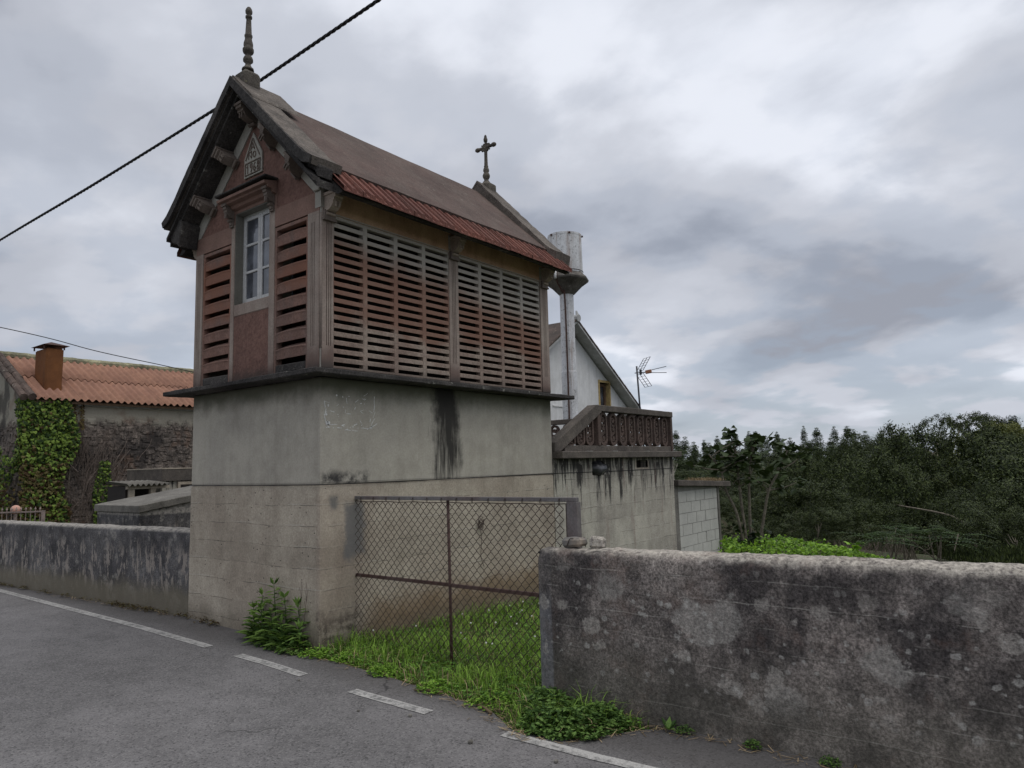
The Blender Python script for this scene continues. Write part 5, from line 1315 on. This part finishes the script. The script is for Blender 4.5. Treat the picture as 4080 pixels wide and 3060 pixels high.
for k in range(330):
    x = random.gauss(4.65, .40); z0 = random.uniform(.2, 2.2); l = random.uniform(.3, 1.1); a = random.gauss(0, .28)+(x-4.6)*.12
    p = [Vector((x, 15.965-random.uniform(0, .05), z0))]
    for j in range(4): a += random.uniform(-.25, .25); p.append(p[-1]+Vector((sin(a)*l/4, random.uniform(-.015, .01), cos(a)*l/4)))
    for q in p: q.z = min(q.z, 3.45)
    b.tube(p, random.choice([.004, .005, .008]), 3, False)
b.build('stems', M['twig'], cr, fix=False)
si = thing('ivy_shoot', 'small green ivy shoot among the dry creeper on the stone wall', 'ivy', (4.9, 15.9, .2)); b = MB()
for k in range(420):
    z = random.uniform(.2, 2.05); w = .20*(1-abs(z-1.2)/1.3)+.05; x = 4.72+.10*z*.6+random.uniform(-w, w); heart(b, Vector((x, 15.93-random.uniform(0, .08), z)), Vector((0, 0, -1))+rv()*.6, (Vector((0, -1, .4))+rv()*.5), random.uniform(.05, .085))
b.build('leaves', M['ivy'], si, fix=False); MB().tube([(4.72, 15.95, .1), (4.8, 15.94, 1), (4.84, 15.94, 2)], .01, 5).build('stem', M['bark'], si)
b = MB()
for k in range(200):
    z = random.uniform(2.9, 3.6); x = random.choice([4.02, 4.2])+random.gauss(0, .03)+(3.6-z)*.05; heart(b, Vector((x, 15.93, z)), Vector((0, 0, -1))+rv()*.6, Vector((0, -1, .4))+rv()*.5, random.uniform(.03, .06))
tag(b.build('ivy_tendril', M['ivy_dry'], fix=False), 'thin ivy tendrils just below the orange roof edge', 'ivy')

# ------------------------------------------------------------------ shrubs on the shed roof
ds = thing('dead_shrub', 'pale leafless dead shrub on the block shed roof', 'shrub', (7.75, .5, 1.27)); b = MB()
def branch(p, d, l, r_, dep, b=None):
    q = p+d*l; mid = p.lerp(q, .5)+rv()*l*.07; b.tube([p, mid, q], [r_, r_*.85, r_*.65], 4, False)
    if dep > 0:
        for _ in range(random.choice((2, 2, 3))): branch(q, (d+rv()*.55+Vector((0, 0, .15))).normalized(), l*random.uniform(.6, .9), r_*.62, dep-1, b)
for k in range(9): branch(Vector((7.6+random.uniform(-.2, .35), .45+random.uniform(-.2, .2), 1.26)), (Vector((random.uniform(-.4, .4), random.uniform(-.3, .3), 1))).normalized(), random.uniform(.10, .17), .012, 2, b)
b.build('branches', M['twig_pale'], ds, fix=False)
gs = thing('green_shrub', 'small dark green bush behind the dead shrub on the shed roof', 'shrub', (7.7, 1.2, 1.27)); b = MB()
for k in range(700):
    p = Vector((7.75, 1.3, 1.5))+Vector((random.gauss(0, .16), random.gauss(0, .2), random.gauss(0, .11))); leafq(b, p, rv(), rv(), .05, .02)
b.build('leaves', foliage('deep_green_leaves', (.02, .07, .02), (.035, .11, .03), .3, .1), gs, fix=False); MB().tube([(7.75, 1.3, 1.2), (7.75, 1.3, 1.5)], .02, 5).build('stem', M['bark'], gs)
b = MB()
for k in range(500):
    x = random.uniform(8.7, 9.5); leafq(b, Vector((x, random.uniform(-.02, .5), slab_z(x)+.10)), Vector((random.uniform(-.4, .4), random.uniform(-.4, .4), 1)), rv(), random.uniform(.03, .09), .008)
tag(b.build('roof_grass', M['dry'], fix=False), 'dry grass tuft on the edge of the block shed roof', 'grass', kind='stuff')

# ------------------------------------------------------------------ fig tree and herbs beyond the shed
FG = thing('fig_tree', 'fig tree with slender grey stems and large dark leaves beyond the block shed', 'tree', (10.6, .1, -.3))
def fig_leaf():
    b = MB(); pts = []
    for k in range(15):
        a = -pi*.85+2*pi*.85*k/14; r_ = .5+.34*abs(cos(a*1.75)); pts.append((r_*sin(a)*.62, r_*cos(a)*.75+.35))
    b.v = [(0, 0, 0), (0, .4, .05)]+[(x, y, -.10*x*x*4+.03*sin(y*7)) for x, y in pts]
    for k in range(2, 16): b.f.append((1, k, k+1))
    b.f += [(1, 0, 2), (1, 16, 0)]
    return b.mesh('leaf', M['fig'], False, False)
FL = fig_leaf(); FIGL = []
base = Vector((10.6, .1, -.32)); R2 = rt2; F2 = fwd2
def fp_(u, z, d=0): return Vector((10.6, .1, 0))+R2*u+F2*d+Vector((0, 0, z))
stems = [[fp_(.02, -.3), fp_(-.12, .5), fp_(-.30, .95), fp_(-.40, 1.4), fp_(-.62, 1.72)], [fp_(.06, -.3), fp_(.0, .55), fp_(-.04, 1.15), fp_(-.06, 1.7), fp_(-.16, 2.12)],
         [fp_(.16, -.3, .1), fp_(.18, .55, .1), fp_(.22, 1.2, .12), fp_(.30, 1.7, .1), fp_(.42, 1.95, .1)], [fp_(.34, -.3, .2), fp_(.5, .4, .2), fp_(.66, .95, .25), fp_(.92, 1.35, .3), fp_(1.12, 1.75, .3)]]
for s_ in stems: MB().tube(catmull(s_, 6), [.035-.022*i/(len(s_)*6-6) for i in range(len(s_)*6-5)], 7).build('stem', M['bark'], FG, smooth=True)
bb = MB(); tips = []
for s_ in stems:
    C = catmull(s_, 6)
    for k in range(7):
        p = C[random.randint(11, len(C)-1)]; d = (R2*random.uniform(-1, 1)+F2*random.uniform(-1, 1)+Vector((0, 0, random.uniform(.1, .9)))).normalized(); l = random.uniform(.25, .7); q = p+d*l
        bb.tube([p, p.lerp(q, .5)+Vector((0, 0, .03)), q], [.014, .011, .007], 5); tips += [p.lerp(q, t_) for t_ in (.4, .65, .85, 1.0)]
    tips += [C[-1], C[-2], C[-3]]
for (u, z, d) in ((-.95, 1.52, 0), (-.75, 1.62, .1), (1.35, 1.62, .3), (1.5, 1.7, .3), (1.0, .98, .3), (1.3, 1.02, .3), (-.17, 2.22, 0), (-.15, 2.16, 0), (.3, 2.0, 0), (.75, 1.98, .2), (.9, 1.9, .2)):
    tips += [fp_(u, z, d)]*3
for (a_, b_2) in ((fp_(.66, .95, .25), fp_(1.3, 1.1, .3)), (fp_(.92, 1.35, .3), fp_(1.5, 1.7, .3)), (fp_(-.40, 1.4), fp_(-.98, 1.52)), (fp_(-.16, 2.12), fp_(-.17, 2.24))): bb.tube([a_, a_.lerp(b_2, .5)+Vector((0, 0, -.03)), b_2], [.016, .012, .006], 5)
bb.build('branches', M['bark'], FG)
for _ in range(46): tips += [fp_(random.uniform(-.85, 1.35), random.uniform(1.05, 1.85), random.uniform(-.4, .5))]
for k in range(298):
    p = random.choice(tips)+rv()*random.uniform(.02, .14); nrm = (Vector((0, 0, 1))+rv()*.75).normalized(); d = rv(); d = (d-nrm*d.dot(nrm)).normalized(); x_ = d.cross(nrm)
    s_ = random.uniform(.12, .22); m_ = Matrix(((x_.x, d.x, nrm.x), (x_.y, d.y, nrm.y), (x_.z, d.z, nrm.z)))
    o = bpy.data.objects.new('leaf', FL); COL.objects.link(o); o.matrix_basis = Matrix.LocRotScale(p, m_.to_quaternion(), Vector((s_,)*3)); setparent(o, FG)
sk_ = thing('fig_shoots', 'low leafy fig shoots at the foot of the fig tree', 'shrub', (10.6, .1, -.3)); b = MB()
for k in range(150):
    p = fp_(random.gauss(.12, .16), -.28+abs(random.gauss(0, .22)), random.uniform(-.2, .2)); heart(b, p, rv()+Vector((0, 0, -.2)), Vector((0, 0, 1))+rv()*.7, random.uniform(.08, .14))
b.build('leaves', M['fig'], sk_, fix=False)
b = MB()
for k in range(2600):
    u, d = random.uniform(-.95, 2.4), random.uniform(-1.6, 1.2); p = fp_(u, 0, d); hmax = .28*(1-sst(.9, 2.4, u))+.08
    hmax *= .75+.6*mnoise.noise(Vector((u*2, d*2, 3)))
    p.z = gz(p.x, p.y)+random.uniform(.25, 1)*max(.03, hmax); heart(b, p, rv(), Vector((0, 0, 1))+rv()*.55, random.uniform(.04, .085))
tag(b.build('herb_bed', M['bright_herb'], fix=False), 'bright green leafy herbs on the bank beyond the right wall', 'herbs', kind='stuff')
yp = thing('young_fig', 'pale green fig sapling alone on the bank right of the herb bed', 'sapling', tuple(fp_(2.05, -.4))); b = MB()
for k in range(16): heart(b, fp_(2.0+random.gauss(0, .13), -.22+random.uniform(-.12, .14), -.5), rv(), Vector((0, 0, 1))+rv()*.6, random.uniform(.10, .15))
b.build('leaves', M['bright_herb'], yp, fix=False); MB().tube([fp_(2.0, -.5, -.5), fp_(2.0, -.1, -.5)], .008, 5).build('stem', M['weed'], yp)
b = MB()
for k in range(260):
    p = fp_(random.uniform(1.2, 3.4), 0, random.uniform(-.6, .8)); p.z = gz(p.x, p.y); branch(p, (Vector((0, 0, 1))+rv()*.5).normalized(), random.uniform(.06, .16), .004, 1, b)
tag(b.build('dry_stalks', M['twig'], fix=False), 'thicket of dry stalks on the bank right of the herb bed', 'stalks', kind='stuff')

# ------------------------------------------------------------------ woodland in the valley
CDIM = {}
def crown_mesh(name, mat, seed, nblob, leaves, R, Hh, ls, asp=.35, shape='round', nsub=12):
    random.seed(seed); b = MB(); blobs = []
    for k in range(nblob):
        z = random.uniform(.10, .95) if shape != 'cone' else random.random()**1.3
        rr = {'round': sqrt(max(0, 1-(2*z-1)**2))*.8+.12, 'cone': (1-z)*.9+.03, 'dome': sqrt(max(0, 1-z*z))*.95+.1}[shape]
        a = random.uniform(0, 6.28); q = sqrt(random.uniform(.2, 1))*rr; c = Vector((R*q*cos(a), R*q*sin(a), z*Hh)); lr = random.uniform(.20, .36)*R*(1.0 if shape == 'round' else .45)
        for j in range(nsub):
            n = rv(); n.z = abs(n.z)*1.0-.1; n.normalize(); blobs.append((c+Vector((n.x, n.y, n.z*.8))*lr*random.uniform(.75, 1.05), lr*random.uniform(.22, .40), n))
    for k in range(leaves):
        c, r_, n0 = random.choice(blobs); n = (rv()+n0*.9).normalized()
        p = c+n*r_*random.uniform(.3, 1.1)
        d = (Vector((0, 0, .5))+n*.7+rv()*.7); nn = (n0*.8+n*.5+rv()*.32); d = rv()+Vector((0, 0, .35)); leafq(b, p, d, nn, ls*random.uniform(.6, 1.35), ls*asp*random.uniform(.8, 1.3))
    me = b.mesh(name, mat, False, False); zs = sorted(v[2] for v in b.v); rs = sorted(sqrt(v[0]**2+v[1]**2) for v in b.v)
    CDIM[me.name] = (zs[int(len(zs)*.998)], rs[int(len(rs)*.985)]); return me
def trunk_mesh(seed, h, r_):
    random.seed(seed); b = MB(); top_ = Vector((random.uniform(-.4, .4), random.uniform(-.4, .4), h)); P = [Vector((0, 0, -.4)), Vector((random.uniform(-.2, .2), .1, h*.4)), top_]; C = catmull(P, 5)
    b.tube(C, [r_*(1-.7*i/(len(C)-1)) for i in range(len(C))], 7)
    for k in range(6):
        p = C[random.randint(4, len(C)-1)]; a = random.uniform(0, 6.28); q = p+Vector((cos(a), sin(a), random.uniform(.4, 1.1)))*h*random.uniform(.2, .38); b.tube([p, p.lerp(q, .5)+Vector((0, 0, -.1)), q], [r_*.4, r_*.28, r_*.1], 5)
    return b.mesh('trunk', M['bark'], True)
CR = [crown_mesh('crown', M['willow'], 100+i, 34, 42000, 1.0, 1.7, .028, .48, 'round') for i in range(3)]
CRY = crown_mesh('crown', M['willow_y'], 120, 32, 36000, 1.0, 1.6, .028, .48, 'round')
def euca_mesh(seed):
    random.seed(seed); b = MB(); H_ = 12.0; R_ = 2.1; tufts = []; ph = random.uniform(0, 6)
    for k in range(150):
        z = random.random()**1.1; rr = R_*((1-z)**1.05)*(.85+.25*sin(z*13+ph))+.03; a = random.uniform(0, 6.28); q = sqrt(random.uniform(.15, 1))*rr
        tufts.append((Vector((q*cos(a), q*sin(a), .4+z*(H_-.7))), random.uniform(.32, .60)*(1.05-.80*z), Vector((cos(a)*.7, sin(a)*.7, .8))))
    tufts += [(Vector((0, 0, H_-.1-.28*k)), .07+.045*k, Vector((0, 0, 1))) for k in range(8)]
    for k in range(12000):
        c, r_, n0 = random.choice(tufts); n = rv(); leafq(b, c+Vector((n.x*r_, n.y*r_, n.z*r_*1.15)), rv()+Vector((0, 0, .2)), n0+n*.4+rv()*.35, random.uniform(.13, .24)*(1.15-.75*c.z/H_), random.uniform(.06, .10)*(1.15-.75*c.z/H_))
    me = b.mesh('crown', M['euca'], False, False); CDIM[me.name] = (H_, R_); return me
CE = [euca_mesh(140+i) for i in range(4)]
CP = crown_mesh('crown', M['pine'], 150, 30, 16000, 1.0, 1.1, .035, .3, 'dome')
TR = [trunk_mesh(160+i, 1.0, .055) for i in range(2)]
random.seed(99)
def tree(top, R, Hc, crown, label, tr=0, group='trees in the valley', name='valley_tree', rz=None, cat='tree'):
    top = Vector(top); g_ = gz(top.x, top.y); zc = max(top.z-Hc, g_-.3); Hc = top.z-zc
    T_ = thing(name, label, cat, (top.x, top.y, g_), group); a = random.uniform(0, 6.28)
    hz = max(.8, zc+Hc*.55-g_)
    obj('trunk', TR[tr], T_, (top.x, top.y, g_), (0, 0, a), (hz*.8, hz*.8, hz)); k, kr = CDIM[crown.name]
    obj('crown', crown, T_, (top.x, top.y, zc), (0, 0, a if rz is None else rz), (R/kr, R/kr, Hc/k))
    return T_
tree((20.83, 2.29, 0.94), 2.6, 4.6, CR[0], 'rounded grey-green willow directly right of the fig tree')
tree((29.05, 2.99, 1.79), 3.8, 7.0, CR[1], 'broad olive willow with a light top right of the fig tree')
tree((26.21, 0.14, 1.47), 3.2, 7.2, CR[2], 'tall willow in the middle of the valley with a leaning pale trunk', 1)
tree((37.16, 0.47, 3.03), 5.2, 9.5, CR[0], 'large dark willow rising highest left of the yellow-green crown')
tree((35.08, -1.77, 2.97), 4.6, 9.0, CR[1], 'dark dense willow in front of the yellow-green crown', 1)
tree((31.28, -3.26, 2.05), 4.2, 8.0, CR[2], 'dark willow near the right edge of the picture')
tree((54.49, -2.35, 3.51), 5.0, 7.0, CRY, 'yellow-green tree crown near the upper right of the woodland')
tree((66.82, 1.13, 5.04), 4.6, 7.0, CR[1], 'pale round treetop standing above the wood towards the right')
tree((64.63, -4.14, 4.30), 6.0, 9.0, CRY, 'yellowing tree cut by the right edge of the picture')
tree((17.60, -4.14, 0.39), 1.9, 3.8, CR[0], 'nearer grey-green willow bush at the right edge')
tree((20.98, -4.50, 0.90), 2.3, 5.0, CR[2], 'tall willow bush just outside the right edge')
tree((20.10, 0.06, 0.29), 2.0, 4.2, CR[1], 'shadowed willow bush low in the valley centre', 1)
tree((22.61, -1.59, 0.41), 2.6, 5.2, CR[0], 'dim willow behind the fern bushes')
tree((17.23, 0.49, 0.22), 1.6, 3.4, CR[2], 'small dark willow behind the herb bed')
tree((25.69, 5.79, 1.41), 3.0, 6.0, CR[0], 'dark willow behind the fig tree', 1)
tree((28.41, 8.89, 1.21), 3.2, 6.0, CR[1], 'dark willow behind the block shed roof')
tree((44.13, 4.59, 3.13), 3.4, 8.0, CR[2], 'upright green tree under the eucalyptus line right of centre')
tree((43.32, 9.12, 2.20), 3.4, 7.0, CR[0], 'bright-topped green tree below the eucalyptus line')
tree((13.98, 2.16, 0.69), 1.5, 3.2, CR[1], 'low dark bush between the shed and the fig stems')
tree((16.94, 4.09, 0.73), 2.0, 3.6, CR[2], 'dark bush just above the shed roof edge')
tree((112.66, -0.98, 6.51), 4.2, 6.5, CP, 'dark flat-topped pine on the skyline at the far right', 0, 'skyline trees', 'pine_tree')
tree((114.66, 1.62, 5.20), 3.2, 5.0, CP, 'smaller dark pine left of the flat-topped skyline pine', 0, 'skyline trees', 'pine_tree')
OUT_R = [(27.3, -5.9, 2.02, 4.9, 7.3), (30.4, -7.4, 1.96, 4.8, 8.4), (31.2, -9.1, 2.35, 5.2, 7.3), (34.1, -10.8, 2.79, 4.3, 9.7), (35.2, -12.4, 2.64, 5.5, 7.2), (47.6, -16.5, 2.53, 4.2, 9.1), (43.9, -17.0, 2.09, 4.7, 7.4), (35.5, -15.9, 1.70, 3.9, 9.8), (46.2, -20.5, 1.88, 4.1, 8.1), (44.8, -21.6, 2.40, 3.7, 9.1), (48.1, -23.8, 1.53, 4.5, 7.6), (40.6, -22.0, 1.87, 3.6, 9.7)]
for k, (x, y, z, R_, H_) in enumerate(OUT_R): tree((x, y, z), R_, H_, CR[k % 3], 'willow of the wood continuing beyond the right edge', k % 2, 'willows beyond the right edge')
EU_A = [(72.1, 31.1, 3.63, 4.6, 14.3), (70.0, 28.8, 5.04, 4.7, 13.2), (63.0, 24.6, 4.04, 5.1, 14.5), (66.5, 25.1, 3.30, 3.8, 14.4), (62.2, 22.3, 3.63, 3.5, 14.9), (70.0, 25.0, 3.54, 4.9, 12.9), (78.2, 27.3, 4.52, 4.0, 12.4), (76.8, 25.2, 3.61, 4.1, 13.1), (75.8, 24.2, 4.61, 4.9, 13.1), (79.1, 23.8, 4.92, 3.7, 14.9), (69.4, 19.7, 4.47, 5.0, 12.6), (74.0, 20.2, 4.14, 4.3, 14.0), (69.9, 17.7, 4.35, 3.5, 13.7), (63.9, 15.5, 3.49, 5.1, 13.4), (77.3, 18.6, 3.90, 4.4, 12.2), (83.9, 18.9, 5.41, 3.5, 14.1), (80.7, 17.5, 3.54, 4.9, 13.2), (71.0, 14.1, 4.60, 4.8, 12.6), (77.9, 14.6, 3.70, 4.7, 14.4), (86.4, 16.1, 5.26, 4.6, 14.5), (76.1, 12.4, 4.82, 5.2, 13.9), (79.3, 12.5, 4.58, 3.4, 12.9), (79.1, 11.3, 4.30, 5.2, 13.7), (78.8, 10.5, 3.28, 4.6, 12.7), (73.5, 8.8, 4.09, 3.9, 14.2), (79.4, 8.9, 3.34, 4.5, 13.7), (83.1, 8.4, 3.86, 4.0, 15.0)]
EU_B = [(49.0, 20.2, 2.50, 4.1, 9.6), (51.5, 20.1, 2.60, 4.3, 10.3), (51.7, 18.9, 2.33, 4.2, 9.4), (56.5, 19.8, 2.53, 4.2, 9.4), (51.3, 15.9, 2.44, 4.1, 10.1), (57.5, 17.4, 2.25, 4.6, 11.0), (57.7, 16.1, 1.81, 3.9, 9.6), (57.1, 14.1, 2.37, 4.5, 10.4), (56.7, 12.9, 2.48, 3.4, 9.6), (57.5, 12.0, 2.19, 3.9, 10.9), (60.3, 11.4, 2.48, 4.0, 10.3), (61.1, 10.1, 2.41, 3.7, 9.0), (57.0, 8.3, 1.90, 4.7, 8.8), (61.9, 8.2, 2.15, 4.0, 8.6), (65.9, 7.6, 2.17, 4.8, 8.5), (62.1, 5.8, 1.90, 5.1, 9.6)]
EU_C = [(75.7, 9.0, 3.71, 4.2, 13.0), (81.1, 8.1, 4.24, 4.1, 13.0), (86.3, 7.1, 3.77, 3.6, 13.0), (84.5, 5.1, 3.97, 5.0, 13.0), (87.6, 3.7, 3.71, 3.4, 13.0), (88.6, 2.0, 3.97, 4.3, 13.0), (84.2, 0.1, 3.41, 5.0, 13.0), (84.2, -1.6, 3.75, 3.5, 13.0), (89.1, -3.0, 3.89, 4.4, 13.0)]
EU_D = [(54.4, 22.9, 3.49, 4.2, 10.1), (58.3, 23.2, 2.97, 5.1, 10.4), (54.4, 20.0, 3.25, 4.1, 10.4), (60.2, 20.8, 2.96, 5.1, 10.4), (60.1, 19.9, 3.06, 5.2, 11.8), (60.3, 18.9, 3.04, 4.7, 10.4), (63.4, 18.3, 3.41, 5.2, 11.1), (61.2, 16.4, 2.74, 5.2, 11.7), (62.3, 15.3, 3.04, 4.6, 10.3), (58.4, 13.1, 2.67, 4.1, 11.3), (62.7, 13.2, 2.88, 4.5, 12.0), (61.1, 11.6, 2.89, 4.9, 10.6), (63.0, 10.8, 2.65, 4.8, 11.8), (62.8, 9.8, 3.06, 5.1, 11.2), (63.2, 8.7, 2.84, 4.6, 10.1), (71.1, 8.7, 2.51, 5.0, 11.9), (71.6, 8.1, 2.93, 5.1, 10.8)]
for row, lb_, gp_ in ((EU_D, 'mid-height eucalyptus filling the ridge below the tallest row', 'middle eucalyptus rank'), (EU_A, 'tall dark eucalyptus in the row along the skyline', 'eucalyptus row on the skyline'), (EU_B, 'lower eucalyptus in front of the skyline row', 'lower eucalyptus rank'), (EU_C, 'eucalyptus standing behind the willow mass on the right', 'eucalyptus behind the willows')):
    for k, (x, y, z, R_, H_) in enumerate(row): tree((x, y, z), R_, H_, CE[k % 4], lb_, k % 2, gp_, 'eucalyptus_tree')
# fern bushes close beyond the wall
def fern(top, n, label, s_=1.0):
    c = Vector(top); g_ = gz(c.x, c.y); T_ = thing('fern_bush', label, 'fern', (c.x, c.y, g_), 'fern bushes beyond the right wall'); b = MB(); hh = max(.6, c.z-g_)
    for k in range(n):
        a = random.uniform(0, 6.28); l = random.uniform(.5, .9)*s_; o = Vector((c.x+random.gauss(0, .25*s_), c.y+random.gauss(0, .25*s_), g_+hh*random.uniform(.55, .95))); d = Vector((cos(a), sin(a), random.uniform(.15, .5)))
        for j in range(12):
            u_ = j/12; p = o+d*l*u_-Vector((0, 0, l*.35*u_*u_)); w = .16*s_*(1-u_)+.02; sd_ = Vector((-sin(a), cos(a), 0))
            for q in (1, -1): leafq(b, p, sd_*q+d*.5, Vector((0, 0, 1)), w, .035*s_)
    b.build('fronds', M['fern'], T_, fix=False)
    st2 = MB()
    for k in range(6): st2.tube([(c.x+random.gauss(0, .1), c.y+random.gauss(0, .1), g_-.1), (c.x+random.gauss(0, .2), c.y+random.gauss(0, .2), g_+hh*.8)], .012, 5)
    st2.build('stems', M['bark'], T_)
fern((11.58, -2.79, -0.26), 17, 'spreading green fern just above the right wall'); fern((11.34, -3.31, -0.27), 14, 'second fern clump right of the spreading fern'); fern((10.22, -2.67, -0.31), 14, 'low fern partly hidden by the right wall')
def bush(top, R, H_, label):
    c = Vector(top); g_ = gz(c.x, c.y); T_ = thing('broom_bush', label, 'bush', (c.x, c.y, g_), 'broom bushes beyond the right wall'); hh = c.z-g_; b = MB()
    for k in range(2600):
        a = random.uniform(0, 6.28); q = sqrt(random.random())*R; z = g_+hh*(1-.5*(q/R)**2)*random.uniform(.35, 1.0); leafq(b, Vector((c.x+q*cos(a), c.y+q*sin(a), z)), Vector((random.uniform(-.4, .4), random.uniform(-.4, .4), 1)), rv(), random.uniform(.05, .11), .02)
    b.build('foliage', M['willow'], T_, fix=False); MB().tube([(c.x, c.y, g_-.2), (c.x, c.y, g_+hh*.6)], .03, 5).build('stem', M['bark'], T_)
bush((11.67, -3.76, -0.15), .6, 1, 'upright grey-green broom right of the ferns'); bush((11.37, -4.19, -0.18), .6, 1, 'wispy broom bush near the right edge above the wall'); bush((11.63, -4.55, -0.06), .7, 1, 'broom bush at the right edge above the wall')
lt_ = Vector((20.87, -0.91, 0.10)); lt2 = Vector((20.20, -3.05, -1.44))
tag(MB().tube(catmull([lt2+Vector((0, 0, -.6)), (20.67, -2.95, -0.87), (20.86, -2.48, -0.25), lt_], 5), [.055-.035*i/15 for i in range(16)], 7).build('leaning_trunk', M['bark'], smooth=True), 'pale bare leaning trunk in the dark willow mass on the right', 'trunk')
